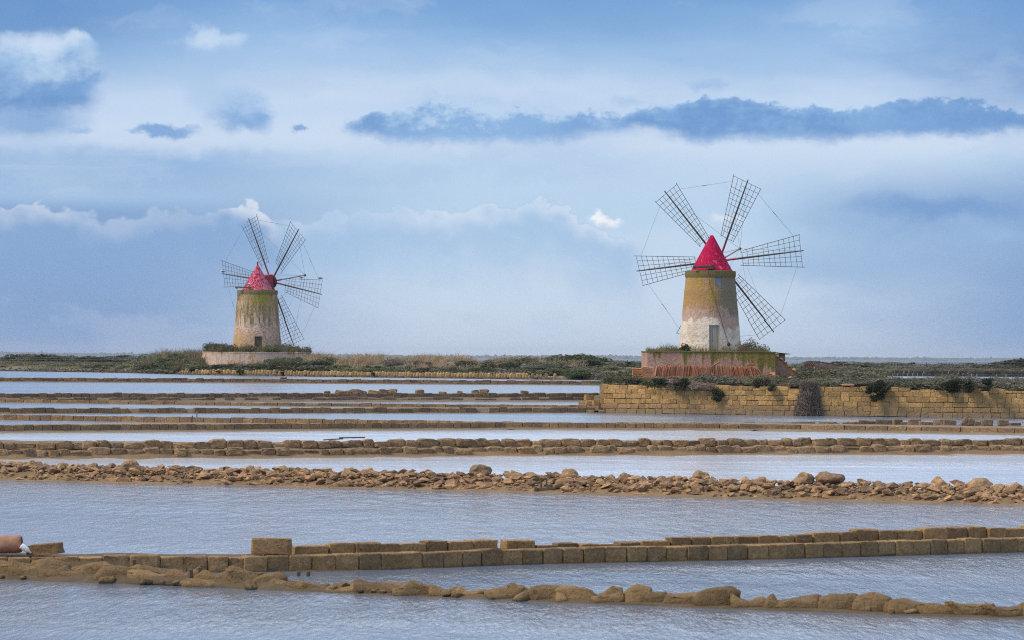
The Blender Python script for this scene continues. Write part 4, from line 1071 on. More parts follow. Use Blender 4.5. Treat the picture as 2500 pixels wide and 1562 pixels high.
obj('stair_wall', mesh('stair_wall', Vs, Fs), M_pf_s, pr)
stepm = block_variants(4, M_ochre, 2, 8, 0.10, 21)
for i in range(ns):
    obj('step', stepm[i % 4], None, pr, (x_s + dxs * (i + 0.5) + 0.04, -2.78, ht - 0.20 - hs * (i + 0.5) + 0.03), (0, 0, RNG.uniform(-.01, .01)), (dxs * 1.05, 2.6, hs * 0.98))
# small lean-to behind the stair head
slab('shed_wall', (1886 - 1733.5) / S_R, (1913 - 1733.5) / S_R, -1.3, 1.6, 0.6, ht - 0.12, M_conc, pr, False, 0)
sr_ = obj('shed_roof', box_mesh('shed_roof', (1924 - 1880) / S_R, 3.4, 0.05, 0.01), M_wood_d, pr, ((1903 - 1733.5) / S_R, 0.1, ht - 0.07), (0, 0.10, 0))

# ------------------------------------------------------------------ round platform of the far mill
pl = empty('mill_platform', (bL.x, D_L, 2.4), 'round pinkish-grey mill platform with an arched niche and patchy plaster', 'platform')
rp = 7.5; hl_ = PZ_L - 2.4 - 0.02
Vv_, Ff = lathe([(0.01, -0.9), (rp + 0.12, -0.9), (rp + 0.06, 0.5), (rp, hl_ - 0.12), (rp + 0.05, hl_ - 0.10), (rp + 0.04, hl_), (0.01, hl_ + 0.05)], 72)
Vv_ = [(x * (1 + 0.006 * nz3((x, y, z), 0.8)), y * (1 + 0.006 * nz3((x, y, z), 0.8)), z + 0.02 * nz3((x, y, 1), 0.8)) for x, y, z in Vv_]
me = mesh('round_wall', Vv_, Ff)
bm = bmesh.new(); bm.from_mesh(me); bmesh.ops.remove_doubles(bm, verts=bm.verts[:], dist=0.03); bmesh.ops.recalc_face_normals(bm, faces=bm.faces[:]); bm.to_mesh(me); bm.free()
ang = math.radians(180 + 14)
obj('round_wall', me, M_pf_l, pl)
nich = empty('niche', (rp * math.cos(ang), rp * math.sin(ang), 0), None, None); nich.parent = pl; nich.rotation_euler = (0, 0, ang)
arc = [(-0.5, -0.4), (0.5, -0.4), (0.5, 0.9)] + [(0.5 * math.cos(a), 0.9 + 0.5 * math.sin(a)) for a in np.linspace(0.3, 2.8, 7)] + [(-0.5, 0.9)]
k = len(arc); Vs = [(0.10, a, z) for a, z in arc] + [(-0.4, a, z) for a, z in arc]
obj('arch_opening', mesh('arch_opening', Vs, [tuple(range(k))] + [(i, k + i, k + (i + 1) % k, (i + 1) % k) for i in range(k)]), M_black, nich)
arc2 = [(a * 1.35, z * 1.12 + 0.02) for a, z in arc]
Vs = [(0.16, a, z) for a, z in arc] + [(0.16, a, z) for a, z in arc2] + [(0.0, a, z) for a, z in arc2]
Fs = [(i, (i + 1) % k, k + (i + 1) % k, k + i) for i in range(k)] + [(k + i, k + (i + 1) % k, 2 * k + (i + 1) % k, 2 * k + i) for i in range(k)]
obj('arch_surround', mesh('arch_surround', Vs, Fs), M_pf_l, nich)
g = at_d(448, 846, 424)
o = obj('stone_block', BV_far[0], None, None, at_d(537, 851, 421.5), (0, 0.1, 0.3), (0.55, 0.5, 0.55)); o.location.z = PZ_L + 0.22
tag(o, 'small grey block lying in the grass on the round platform', 'stone block')

# ------------------------------------------------------------------ roof tiles stacked by the right platform
def tile_mesh(mat):
    """curved pan tile: length along z, width along y"""
    Vs, Fs = [], []; n = 6
    for z_ in (0, 1):
        for th in (0.0, 0.022):
            for i in range(n + 1):
                a = math.pi * (0.14 + 0.72 * i / n); Vs.append(((math.sin(a) - 0.4) * 0.09 + th, -math.cos(a) * 0.17 * (1 - 0.12 * z_), z_ * 0.74))
    m1 = n + 1
    for i in range(n):
        for (p, q) in ((0, 2), (1, 3)): Fs.append((p * m1 + i, p * m1 + i + 1, q * m1 + i + 1, q * m1 + i))
        for z_ in (0, 2): Fs.append((z_ * m1 + i, z_ * m1 + i + 1, (z_ + 1) * m1 + i + 1, (z_ + 1) * m1 + i))
    for e in (0, n): Fs.append((e, m1 + e, 3 * m1 + e, 2 * m1 + e))
    me = mesh('roof_tile', Vs, Fs); me.materials.append(mat); return me
TM = tile_mesh(M_terra)
dT = 219.5; sT = pxm(dT)
def tiles_row(x0, x1, yb0, yb1, lean0, lean1, lab, grp):
    n = int((x1 - x0) / 3.45)
    for i in range(n):
        f = (i + 0.5) / n; x = x0 + (x1 - x0) * f
        b_ = at_d(x, yb0 + (yb1 - yb0) * f, dT + RNG.uniform(-0.04, 0.04))
        s = RNG.uniform(0.94, 1.06)
        o = obj('roof_tile', TM, None, None, b_, (RNG.uniform(-.05, .05), math.radians(lean0 + (lean1 - lean0) * f + RNG.uniform(-3, 3)), RNG.uniform(-.15, .15) + (math.pi if lean0 < 0 else 0) * 0), (s, s * 1.1, s))
        tag(o, lab, 'roof tile', grp)
tiles_row(1597, 1738, 917, 917, 10, 6, 'terracotta roof tile standing in the straight row below the pink platform', 'tiles standing in the straight row')
tiles_row(1740, 1846, 916, 919, -6, -16, 'terracotta roof tile standing in the sagging row towards the stair', 'tiles standing in the sagging row')
tiles_row(1846, 1868, 920, 921, -24, -42, 'terracotta roof tile slumped over at the stair end of the row', 'slumped tiles by the stair')
for (cx, y0, y1, n, lab, grp) in ((1555.5, 926, 896, 13, 'terracotta roof tile laid flat in the outermost tile stack', 'tiles of the outer flat stack'), (1580, 925, 893, 14, 'terracotta roof tile laid flat in the stack touching the standing row', 'tiles of the inner flat stack')):
    for i in range(n):
        b_ = at_d(cx + RNG.uniform(-1.5, 1.5) - 12.4, y0 + (y1 - y0) * i / n, dT - 0.3)
        o = obj('roof_tile', TM, None, None, b_, Quaternion((0, 1, 0), math.radians(90 + RNG.uniform(-3, 3))) @ Quaternion((0, 0, 1), math.pi), (0.8, 1.15, RNG.uniform(0.94, 1.03)))
        tag(o, lab, 'roof tile', grp)
# tiles lying on top of the sagging row
for i, (x, y, a) in enumerate([(1822, 889, 78), (1830, 890, 82), (1738, 892, 60)]):
    o = obj('roof_tile', TM, None, None, at_d(x, y, dT), Quaternion((0, 1, 0), math.radians(a)), (1.1, 1.1, 0.9))
    tag(o, ['terracotta tile resting on top of the sagging row, upper of two', 'terracotta tile resting on top of the sagging row, lower of two', 'tilted terracotta tile where the straight and sagging rows meet'][i], 'roof tile')
for i, (x, y) in enumerate([(1872, 912), (1880, 910)]):
    o = obj('roof_tile', TM, None, None, at_d(x, y, dT - 0.2), Quaternion((0, 1, 0), math.radians(85)) @ Quaternion((0, 0, 1), i * 1.0), (1, 1, 0.5))
    tag(o, 'broken terracotta tile lying past the slumped end of the row', 'roof tile', 'broken tiles past the row')
o = obj('terracotta_slab', box_mesh('terracotta_slab', 0.78, 0.35, 0.13, 0.03), M_terra, None, at_d(2070, 938, 202.5))
tag(o, 'flat orange terracotta slab lying on top of the ochre wall', 'slab')
o = obj('stone', boulder_mesh(8.8, M_terra2, 0.75, 2), None, None, at_d(1930, 921, 214), None, (0.36, 0.3, 0.3))
tag(o, 'single orange stone lying in shrubs at the stair foot', 'stone')

# ------------------------------------------------------------------ rusty pump pipe, posts
pA = at_d(1973, 894, 252); pB = at_d(2108, 911, 244)
rp_ = empty('rusty_pipe', pA, 'long black rusty pump pipe with iron hoops lying in shrubs', 'pipe')
dv = pB - pA; Lp = dv.length; qp = dv.to_track_quat('Z', 'Y')
Vv_, Ff = lathe([(0.28, -0.02), (0.37, 0), (0.38, Lp * 0.25), (0.36, Lp * 0.5), (0.31, Lp * 0.9), (0.33, Lp), (0.27, Lp), (0.26, Lp - 0.3), (0.001, Lp - 0.3)], 20)
Vv_ = [(x + 0.02 * nz3((x, y, z), 3), y + 0.02 * nz3((x, y, z + 5), 3), z) for x, y, z in Vv_]
obj('tube', mesh('tube', Vv_, Ff, True), M_rust, rp_, (0, 0, 0), qp)
for f in (0.0, 0.025, 0.055, 0.085, 0.12, 0.15, 0.29, 0.33, 0.58, 0.89, 0.915, 0.98):
    rr = 0.41 - 0.07 * f + (0.05 if f < 0.16 else 0.0)
    Vv_, Ff = lathe([(rr - 0.06, -0.025), (rr, -0.025), (rr, 0.025), (rr - 0.06, 0.025), (rr - 0.06, -0.025)], 20)
    obj('hoop', mesh('hoop', Vv_, Ff), M_ring, rp_, dv * f, qp)
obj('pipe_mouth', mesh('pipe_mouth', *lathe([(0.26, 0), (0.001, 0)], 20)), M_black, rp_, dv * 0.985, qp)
o = bar('leaning_post', at_d(2293, 927, 232), at_d(2279, 894, 232), 0.06, M_spar, None, 7)
tag(o, 'thin dark post leaning over in the shrubs behind the ochre wall', 'post')

# ------------------------------------------------------------------ small wooden things on the dykes
q = LD4.pt(LD4.d_of_px(487), -0.25); s = pxm(q.y)
o = obj('wooden_post', box_mesh('wooden_post', 0.075, 0.075, 1, 0.01, (0, 0, 0.5)), M_wood, None, (q.x, q.y, 0.15), None, (1, 1, (1033 - 995) / s * 0.72)); tag(o, 'tall thin wooden post by the split of the pale blocks dyke', 'post')
q2 = LD4.pt(LD4.d_of_px(476), -0.25)
o = obj('wooden_post', box_mesh('wooden_post', 0.06, 0.06, 0.42, 0.01, (0, 0, 0.21)), M_wood_d, None, (q2.x, q2.y, 0.15)); tag(o, 'short stub of wooden post beside the tall thin one', 'post')
q = LR7.pt(LR7.d_of_px(1325), 0.05); s = pxm(q.y)
sg = empty('sluice_gate', (q.x, q.y, 0.0), 'small wooden sluice with two posts and a cross beam in the rubble', 'sluice')
obj('post', box_mesh('post', 0.06, 0.06, 0.44, 0.008, (0, 0, 0.22)), M_wood_d, sg, (-0.04, 0, 0.0)); obj('post', box_mesh('post', 0.05, 0.06, 0.42, 0.008, (0, 0, 0.21)), M_wood_d, sg, (0.12, 0.0, 0.0))
obj('cross_beam', box_mesh('cross_beam', 0.56, 0.08, 0.15, 0.01, (0, 0, 0.075)), M_wood_d, sg, (0.06, -0.09, 0.0), (0, -0.03, 0)); obj('end_post', box_mesh('end_post', 0.09, 0.1, 0.18, 0.01, (0, 0, 0.08)), M_wood_d, sg, (-0.2, -0.14, 0.0))
q = LD6.pt(LD6.d_of_px(905), 1.9)
o = obj('wooden_board', box_mesh('wooden_board', 1.05, 0.3, 0.04, 0.008), M_wood_d, None, (q.x, q.y, 0.74), (0.02, -0.02, 0.02)); tag(o, 'dark weathered board bridging a gap on the rounded-stone dyke', 'board')
o = obj('wooden_board', box_mesh('wooden_board', 0.8, 0.2, 0.04, 0.008), M_wood_d, None, (q.x - 0.75, q.y - 0.1, 0.67), (0.02, -0.06, 0.12)); tag(o, 'shorter sunken board beside the bridging board on the dyke', 'board')
q = LR7.pt(LR7.d_of_px(415), 2.6)
o = obj('wooden_board', box_mesh('wooden_board', 0.45, 0.09, 0.05, 0.01), M_wood_d, None, (q.x, q.y, 0.16), (0, 0.2, 0.1)); tag(o, 'short dark board sticking out of the water behind the rubble bank', 'board')
for i, (x, yt, yb, lab) in enumerate([(327, 1364, 1384, 'short dark stake between two blocks of the neat square-block dyke'), (466, 1388, 1413, 'darker stake of the close pair before the slumped stones'), (487, 1383, 1413, 'taller stake of the close pair before the slumped stones'), (728, 1392, 1405, 'small stub stake at the dyke foot below the loose block, closer to it'), (752, 1392, 1404, 'small stub stake at the dyke foot below the loose block, farther from it')]):
    dd = 53.5 if i in (1, 2) else 56.0
    b_ = at_d(x, yb, dd); s = pxm(dd)
    o = obj('stake', box_mesh('stake', 0.07, 0.07, (yb - yt) / s + 0.1, 0.01, (0, 0, (yb - yt) / s / 2 - 0.05)), M_wood_d, None, b_, (0, RNG.uniform(-.05, .05), 0.3)); tag(o, lab, 'stake')
# loose squared block, slab, pipe and bottle on the nearest dyke
q = LW8.pt(LW8.d_of_px(677), 0.35); s = pxm(q.y)
o = obj('loose_block', BV_near[2], None, None, (q.x, q.y, 0.30 + 0.15), (0.0, 0.02, 0.04), (95 / s, 0.42, 0.30)); tag(o, 'single squared tan block standing up on the neat square-block dyke', 'stone block')
q = LW8.pt(LW8.d_of_px(118), 0.6); s = pxm(q.y)
o = obj('loose_block', BV_near[4], None, None, (q.x, q.y, 0.40), (0.0, -0.10, -0.15), (80 / s, 0.40, 0.2)); tag(o, 'tilted flat block beside the terracotta pipe', 'stone block')
q = LW8.pt(LW8.d_of_px(35), 0.7); s = pxm(q.y)
Vv_, Ff = lathe([(0.13, 0), (0.165, 0.01), (0.165, 0.62), (0.15, 0.66), (0.13, 0.67), (0.12, 0.5), (0.001, 0.5)], 20)
o = obj('terracotta_pipe', mesh('terracotta_pipe', Vv_, Ff, True), M_terra2, None, (q.x - 0.48, q.y, 0.47), Quaternion((0, 1, 0), math.radians(88)) @ Quaternion((0, 0, 1), 0.5)); tag(o, 'pinkish terracotta pipe piece lying on the dyke beside a white bottle', 'pipe')
Vv_, Ff = lathe([(0.001, 0), (0.05, 0.0), (0.055, 0.02), (0.055, 0.13), (0.03, 0.18), (0.018, 0.2), (0.018, 0.23), (0.001, 0.23)], 14)
o = obj('plastic_bottle', mesh('plastic_bottle', Vv_, Ff, True), M_plas, None, (q.x + 0.20, q.y - 0.17, 0.47), Quaternion((0, 1, 0), math.radians(125))); tag(o, 'small white plastic bottle against the terracotta pipe', 'bottle')

# loose blocks on the right part of the crisp dyke
lb = [(1655, 1040, 45, 5, 0), (1705, 1036, 60, 7, 0), (1745, 1035, 40, 7, 0), (1790, 1034, 55, 8, 0), (1830, 1032, 25, 8, 0), (1900, 1034, 60, 8, 0), (1960, 1033, 55, 8, 0.0), (2020, 1033, 40, 9, 0), (2035, 1036, 30, 10, 0.1),
      (2075, 1034, 40, 10, 0), (2120, 1032, 45, 13, 0.05), (2160, 1031, 40, 14, 0), (2190, 1030, 22, 15, 0), (2210, 1035, 26, 10, 0), (2232, 1029, 26, 13, 0.05), (2228, 1037, 26, 10, 0), (2262, 1033, 34, 10, 0.1), (2292, 1031, 26, 14, 0), (2318, 1031, 30, 13, 0.15), (2358, 1033, 22, 20, 0.6), (2370, 1029, 14, 14, 0.3), (2385, 1033, 12, 10, 0.2)]
for x, yc, w, h_, ti in lb:
    q = LD5.pt(LD5.d_of_px(x), 7.6); s = pxm(q.y); b_ = at_d(x, yc + 1, q.y)
    o = obj('loose_block', RNG.choice(BV_far), None, None, b_, (RNG.uniform(-.05, .05), ti + RNG.uniform(-.05, .05), RNG.uniform(-.2, .2)), (w / s * 1.05, 0.45, h_ / s * 1.25))
    shape = ('long ' if w > 45 else 'short ' if w < 30 else '') + ('thin ' if h_ < 8.5 else 'tall ' if h_ > 12.5 else '') + ('tilted ' if ti > 0.08 else '')
    tag(o, shape + 'tan block on the back of the crisp dyke, ' + ('short of the cascade' if x < 1940 else 'below the dry cascade' if x < 2060 else 'below the hanging bush' if x < 2200 else 'nearing the upright pair'), 'stone block', 'loose blocks along the back of the crisp dyke')
for i, (x, w) in enumerate([(2409, 29), (2449, 24)]):
    q = LD5.pt(LD5.d_of_px(x), 7.6); s = pxm(q.y)
    o = obj('loose_block', BV_far[i], None, None, at_d(x, 1031, q.y), (0, 0, 0.05), (w / s, 0.45, 15 / s)); tag(o, ['wider of two upright square blocks standing on the back of the crisp dyke', 'narrower of two upright square blocks standing on the back of the crisp dyke'][i], 'stone block')
q = LD5.pt(LD5.d_of_px(2478), 7.4); o = obj('loose_block', BV_far[3], None, None, at_d(2478, 1034, q.y), (0, 0, 0.1), (0.6, 0.4, 0.16)); tag(o, 'flat low block outermost on the crisp dyke beside the upright pair', 'stone block')
# stones lying on the two-tier dyke
for x, y, w, h_ in [(798, 957, 14, 7), (830, 956, 22, 8), (848, 957, 16, 7), (868, 955, 24, 10), (885, 957, 18, 8), (912, 957, 24, 9), (934, 955, 18, 10), (955, 954, 26, 9), (1024, 955, 19, 8), (1080, 958, 16, 5), (1122, 957, 12, 6), (1160, 956, 16, 8), (1182, 954, 20, 9), (1280, 956, 17, 6)]:
    q = LD2.pt(LD2.d_of_px(x), 1.6); s = pxm(q.y)
    o = obj('loose_stone', RNG.choice(BV_round), None, None, at_d(x, y, q.y), (RNG.uniform(-.2, .2), RNG.uniform(-.25, .25), RNG.uniform(-.3, .3)), (w / s * 1.1, 0.4, h_ / s * 1.2))
    tag(o, 'weathered tan stone lying loose on top of the two-tier dyke', 'stone', 'loose stones on the two-tier dyke')
q = LD1.pt(LD1.d_of_px(692), 0.8); o = obj('loose_stone', BV_round[3], None, None, at_d(692, 921.5, q.y), None, (16 / pxm(q.y), 0.5, 5 / pxm(q.y))); tag(o, 'lone orange-brown stone on the dark block dyke below the round platform', 'stone')

# ------------------------------------------------------------------ far ochre bank wall below the round mill
r = empty('bank_wall', at_d(900, 915, 385), 'long low ochre wall of leaning blocks along the far bank', 'stone wall')
def wp(px): d = shoreY(px) - 0.4; return Vector(((px - 1250) / F * d, d, 0))
px = 445.0
while px < 1352:
    w = RNG.uniform(5.5, 8.5); p = wp(px + w / 2); s = pxm(p.y)
    hh = RNG.uniform(0.58, 0.74) * (0.6 if (px > 1270 and RNG.random() < 0.5) or px < 470 else 1)
    obj('block', RNG.choice(BV_ochref), None, r, Vector((p.x, p.y, 1.46 + hh / 2)) - r.location, (RNG.uniform(-.05, .05), RNG.uniform(0.02, 0.16), RNG.uniform(-.15, .15)), (w / s * 1.05, 0.45, hh))
    px += w
px = 445.0; k = 0
while px < 1352:
    w = RNG.uniform(14, 22); p = wp(px + w / 2) ; s = pxm(p.y)
    obj('footing_block', RNG.choice(BV_far), None, r, Vector((p.x, p.y - 0.25, 1.46)) - r.location, (0, 0, 0), (w / s, 0.5, 0.24)); px += w
# dark stony shore at the far left
sv, sf = [], []
for i in range(900):
    px = RNG.uniform(-250, 450); d = shoreY(px) + RNG.triangular(-1.2, 9, 2); x = (px - 1250) / F * d; z = land_z(x, d)
    me = RNG.choice(HV); s = RNG.uniform(0.25, 0.75); k = len(sv)
    Mx = Matrix.LocRotScale(Vector((x, d, max(z, 1.38) + s * 0.12)), __import__('mathutils').Euler((RNG.uniform(-.4, .4), RNG.uniform(-.4, .4), RNG.uniform(0, 6))), (s * 1.3, s, s))
    sv += [Mx @ v.co for v in me.vertices]; sf += [[k + a for a in f.vertices] for f in me.polygons]
M_shore = stone_mat('shore_stone', (0.16, 0.12, 0.085), (0.11, 0.085, 0.06), (0.22, 0.17, 0.12), 0.6, 0.4, 0.05)
tag(obj('shore_rubble', mesh('shore_rubble', sv, sf), M_shore), 'dark rubble along the far left shore', kind='stuff')
# rubble bands in the scrub of the middle bank
sv, sf = [], []
for (x0, x1, t0, t1, n) in [(250, 330, 14, 24, 120), (1040, 1210, 8, 20, 160), (1180, 1500, 30, 44, 420), (1300, 1440, 3, 9, 140), (1120, 1330, 10, 20, 120)]:
    for i in range(n):
        px = RNG.uniform(x0, x1); d = shoreY(px) + RNG.uniform(t0, t1); x = (px - 1250) / F * d; z = land_z(x, d)
        me = RNG.choice(HV); s = RNG.uniform(0.25, 0.7); k = len(sv)
        Mx = Matrix.LocRotScale(Vector((x, d, z + s * 0.2)), __import__('mathutils').Euler((RNG.uniform(-.4, .4), RNG.uniform(-.4, .4), RNG.uniform(0, 6))), (s * 1.3, s, s * 1.1))
        sv += [Mx @ v.co for v in me.vertices]; sf += [[k + a for a in f.vertices] for f in me.polygons]
M_scree = stone_mat('scree', (0.34, 0.24, 0.155), (0.27, 0.185, 0.12), (0.42, 0.31, 0.20), 0.6, 0.4, 0.05)
tag(obj('scree', mesh('scree', sv, sf), M_scree), 'loose tan stones among the bank scrub', kind='stuff')
# dark dry-stone wall across the back pan at the right
r = empty('stone_wall', at_d(2300, 912, 487), 'long dark dry-stone wall beyond the back pan and rusty pipe', 'stone wall')
x = (2085 - 1250) / F * 487; k = 0
sv, sf = [], []
while x < 100:
    for c in range(2):
        L = RNG.uniform(0.5, 1.0); px_ = 1250 + F * x / 487
        obj('block', RNG.choice(BV_dark), None, r, Vector((x + L / 2 + c * 0.2, 486.6 + RNG.uniform(-.05, .05), 1.35 + c * 0.5 + 0.25)) - r.location, (0, RNG.uniform(-.03, .03), 0), (L, 0.5, 0.5))
    x += 0.78
    k += 2
    if k > 290: break

# ------------------------------------------------------------------ vegetation
def leaf_cloud(seed, n, leaf, kind='dome', twig=0):
    g = np.random.default_rng(seed)
    # lobes make an uneven outline
    nl = 9
    lc = np.stack([g.uniform(-.38, .38, nl), g.uniform(-.38, .38, nl), g.uniform(0.15, 0.62, nl)], 1); lr = g.uniform(0.16, 0.33, nl)
    if kind == 'hang': lc = np.stack([g.uniform(-.3, .3, nl), g.uniform(-.2, .2, nl), g.uniform(-0.8, 0.3, nl)], 1); lr = g.uniform(0.18, 0.3, nl)
    w = lr ** 2; li = g.choice(nl, n, p=w / w.sum())
    dirs = g.normal(size=(n, 3)); dirs /= np.linalg.norm(dirs, axis=1)[:, None]
    rad_ = lr[li] * (0.55 + 0.5 * g.random(n) ** 0.6)
    c = lc[li] + dirs * rad_[:, None] * np.array([1, 1, 0.85])
    if kind != 'hang': c[:, 2] = np.abs(c[:, 2])
    low_ = g.random(n) < 0.25
    if kind == 'dome':
        a = g.uniform(0, 2 * np.pi, n); rr = 0.55 * np.sqrt(g.random(n))
        c[low_] = np.stack([rr * np.cos(a), rr * np.sin(a), 0.22 * g.random(n)], 1)[low_]
    u = g.normal(size=(n, 3)) + np.array([0, 0, 0.35]); u /= np.linalg.norm(u, axis=1)[:, None]
    v = np.cross(u, g.normal(size=(n, 3))); v /= np.linalg.norm(v, axis=1)[:, None]
    l = leaf * g.uniform(0.6, 1.4, n)[:, None]; w_ = l * g.uniform(0.3, 0.55, n)[:, None]
    if twig: w_ = l * 0.10; l = l * 1.8
    V = np.stack([c - u * l - v * w_ * 0.4, c - u * l * 0.1 + v * w_, c + u * l, c - u * l * 0.1 - v * w_], 1).reshape(-1, 3)
    q = np.arange(4 * n).reshape(-1, 4)
    return np_mesh('shrub', V, quads=q)
PROTO = {}
for nm, mat, n, leaf, kd, tw in [('green', M_lf_green, 1500, 0.055, 'dome', 0), ('olive', M_lf_olive, 1500, 0.05, 'dome', 0), ('grey', M_lf_grey, 1700, 0.05, 'dome', 0), ('dark', M_lf_dark, 1500, 0.06, 'dome', 0), ('dry', M_lf_dry, 2200, 0.075, 'dome', 1), ('hang', M_lf_dark, 1600, 0.06, 'hang', 0), ('sparse', M_lf_olive, 420, 0.05, 'dome', 0)]:
    PROTO[nm] = []
    for k in range(4):
        me = leaf_cloud(100 + k * 7 + len(PROTO) * 31, n, leaf, kd, tw); me.materials.append(mat); PROTO[nm].append(me)
def shrub(kind, x, y, z, w, h, d=None, label='', group=None, name='shrub', cat='shrub'):
    o = obj(name, RNG.choice(PROTO[kind]), None, None, (x, y, z), (RNG.uniform(-.08, .08), RNG.uniform(-.08, .08), RNG.uniform(0, 6.28)), (w, d or w, h))
    return tag(o, label, cat, group)
def shrubs(kinds, n, x0, x1, t0, t1, w0, w1, h0, h1, label, group, base='shore', sink=0.05):
    for i in range(n):
        px = RNG.uniform(x0, x1)
        d0 = shoreY(px) if base == 'shore' else (LBW.y_at_x((px - 1250) / F * 207) if base == 'wall' else base)
        d = d0 + RNG.uniform(t0, t1); x = (px - 1250) / F * d
        w = RNG.uniform(w0, w1); kd = RNG.choice(kinds)
        size = 'broad ' if w > w0 + (w1 - w0) * 0.66 else ('small ' if w < w0 + (w1 - w0) * 0.33 else '')
        adj = size + {'green': 'fresh green', 'olive': 'olive-leaved', 'grey': 'grey-leaved', 'dark': 'dark-leaved', 'dry': 'dry brown'}[kd]
        shrub(kd, x, d, land_z(x, d) - sink, w, RNG.uniform(h0, h1), None, adj + ' ' + (label(px) if callable(label) else label), group)
# along the top of the ochre wall
shrubs(['grey', 'olive', 'grey'], 46, 1880, 2500, 1.2, 9, 1.6, 3.0, 0.45, 0.8, lambda p: 'saltbush behind the ochre wall, ' + ('by the stair foot' if p < 1950 else 'above the dry cascade' if p < 2020 else 'before the rusty pipe' if p < 2110 else 'beside the big hanging bush' if p < 2200 else 'before the leaning post' if p < 2295 else 'past the leaning post'), 'saltbushes behind the ochre wall', 'wall')
shrubs(['grey', 'olive'], 12, 1690, 1890, 0.9, 3.6, 1.5, 2.4, 0.7, 1.1, 'saltbush growing in front of the stacked tiles', 'saltbushes before the tiles', 'wall')
shrubs(['green', 'olive'], 10, 1485, 1600, 1.0, 4.5, 1.3, 2.2, 0.5, 0.75, 'low bush at the broken end of the ochre wall', 'bushes at the wall end', 'wall')
shrubs(['olive', 'green', 'grey'], 8, 1478, 1600, 12, 40, 1.8, 3.2, 0.7, 1.1, 'bush on the ground beside the pink platform', 'bushes beside the platform', 'wall')
shrubs(['grey', 'olive', 'dry'], 14, 1880, 2130, 14, 40, 1.8, 3.2, 0.8, 1.3, 'tangled scrub bush between stair foot and rusty pipe', 'scrub by the rusty pipe', 'wall')
# trailing plants over the wall face
def on_wall(kind, x0, x1, yt, yb, off, label, name='hanging_shrub'):
    cx = (x0 + x1) / 2; wy = LBW.y_at_x((cx - 1250) / F * 207) + off; s = pxm(wy)
    p = at_d(cx, (yt + yb) / 2, wy); w = (x1 - x0) / s; h = (yb - yt) / s
    o = obj(name, RNG.choice(PROTO[kind]), None, None, (p.x, p.y, p.z + (h * 0.25 if kind == 'hang' else -h * 0.45)), (0, 0, RNG.uniform(0, 6.28)), (w * 1.15, 0.9, h * 0.75 if kind == 'hang' else h * 1.1))
    return tag(o, label, 'shrub')
on_wall('dark', 1583, 1640, 918, 946, -0.1, 'green bush spilling over the wall below the flat tile stacks', 'shrub')
on_wall('dark', 1630, 1690, 920, 950, -0.1, 'dark bush spilling over the wall below the straight tile row', 'shrub')
on_wall('hang', 1660, 1690, 922, 952, -0.15, 'leafy sprig hanging lowest of the bushes below the tile row')
on_wall('dry', 1640, 1745, 922, 950, -0.05, 'purplish dry bush mat hanging over the wall below the tiles', 'shrub')
on_wall('hang', 1738, 1767, 947, 986, -0.25, 'isolated dark green plant rooted in the middle of the ochre wall')
on_wall('hang', 1874, 1896, 938, 955, -0.25, 'small dark tuft hanging under the wall top before the stair')
on_wall('hang', 2112, 2162, 928, 990, -0.3, 'big dark green bush hanging far down the ochre wall')
on_wall('hang', 2140, 2185, 925, 958, -0.25, 'dark round bush joined to the big hanging one')
for i, (a, b) in enumerate([(2290, 2350), (2335, 2400), (2385, 2440)]):
    on_wall('hang', a, b, 922, 958, -0.1, ['dark bush spilling over the wall top, first of three past the leaning post', 'dark bush spilling over the wall top, middle one of three in a row', 'dark bush spilling over the wall top, last of three from the leaning post'][i])
# big dry cascade
def cascade():
    g = np.random.default_rng(77); n = 5200
    cx = 1974; wy = LBW.y_at_x((cx - 1250) / F * 207); s = pxm(wy); p = at_d(cx, 1012, wy - 0.12)
    H_ = (1012 - 932) / s; t = g.random(n)
    half = (0.52 + 0.46 * (1 - t) ** 1.2)
    x = g.uniform(-1, 1, n) * half * (0.7 + 0.5 * g.random(n)); y = -0.12 - g.random(n) * (0.15 + 0.45 * np.sqrt(1 - np.clip(np.abs(x / half), 0, 1)) * (1 - 0.3 * t)); z = t * H_
    c = np.stack([x, y, z], 1); u = g.normal(size=(n, 3)) * np.array([0.55, 0.4, 0.6]) + np.array([0, 0, 0.8]); u /= np.linalg.norm(u, axis=1)[:, None]
    v = np.cross(u, g.normal(size=(n, 3))); v /= np.linalg.norm(v, axis=1)[:, None]
    l = g.uniform(0.08, 0.22, n)[:, None]; w_ = g.uniform(0.006, 0.014, n)[:, None]
    V = np.stack([c - u * l - v * w_, c - u * l + v * w_, c + u * l + v * w_, c + u * l - v * w_], 1).reshape(-1, 3)
    o = obj('dry_shrub', np_mesh('dry_shrub', V, quads=np.arange(4 * n).reshape(-1, 4)), M_lf_dry, None, (p.x, p.y, Z_D + 0.02))
    tag(o, 'large dry brown bush cascading down the ochre wall to the water', 'shrub')
cascade()
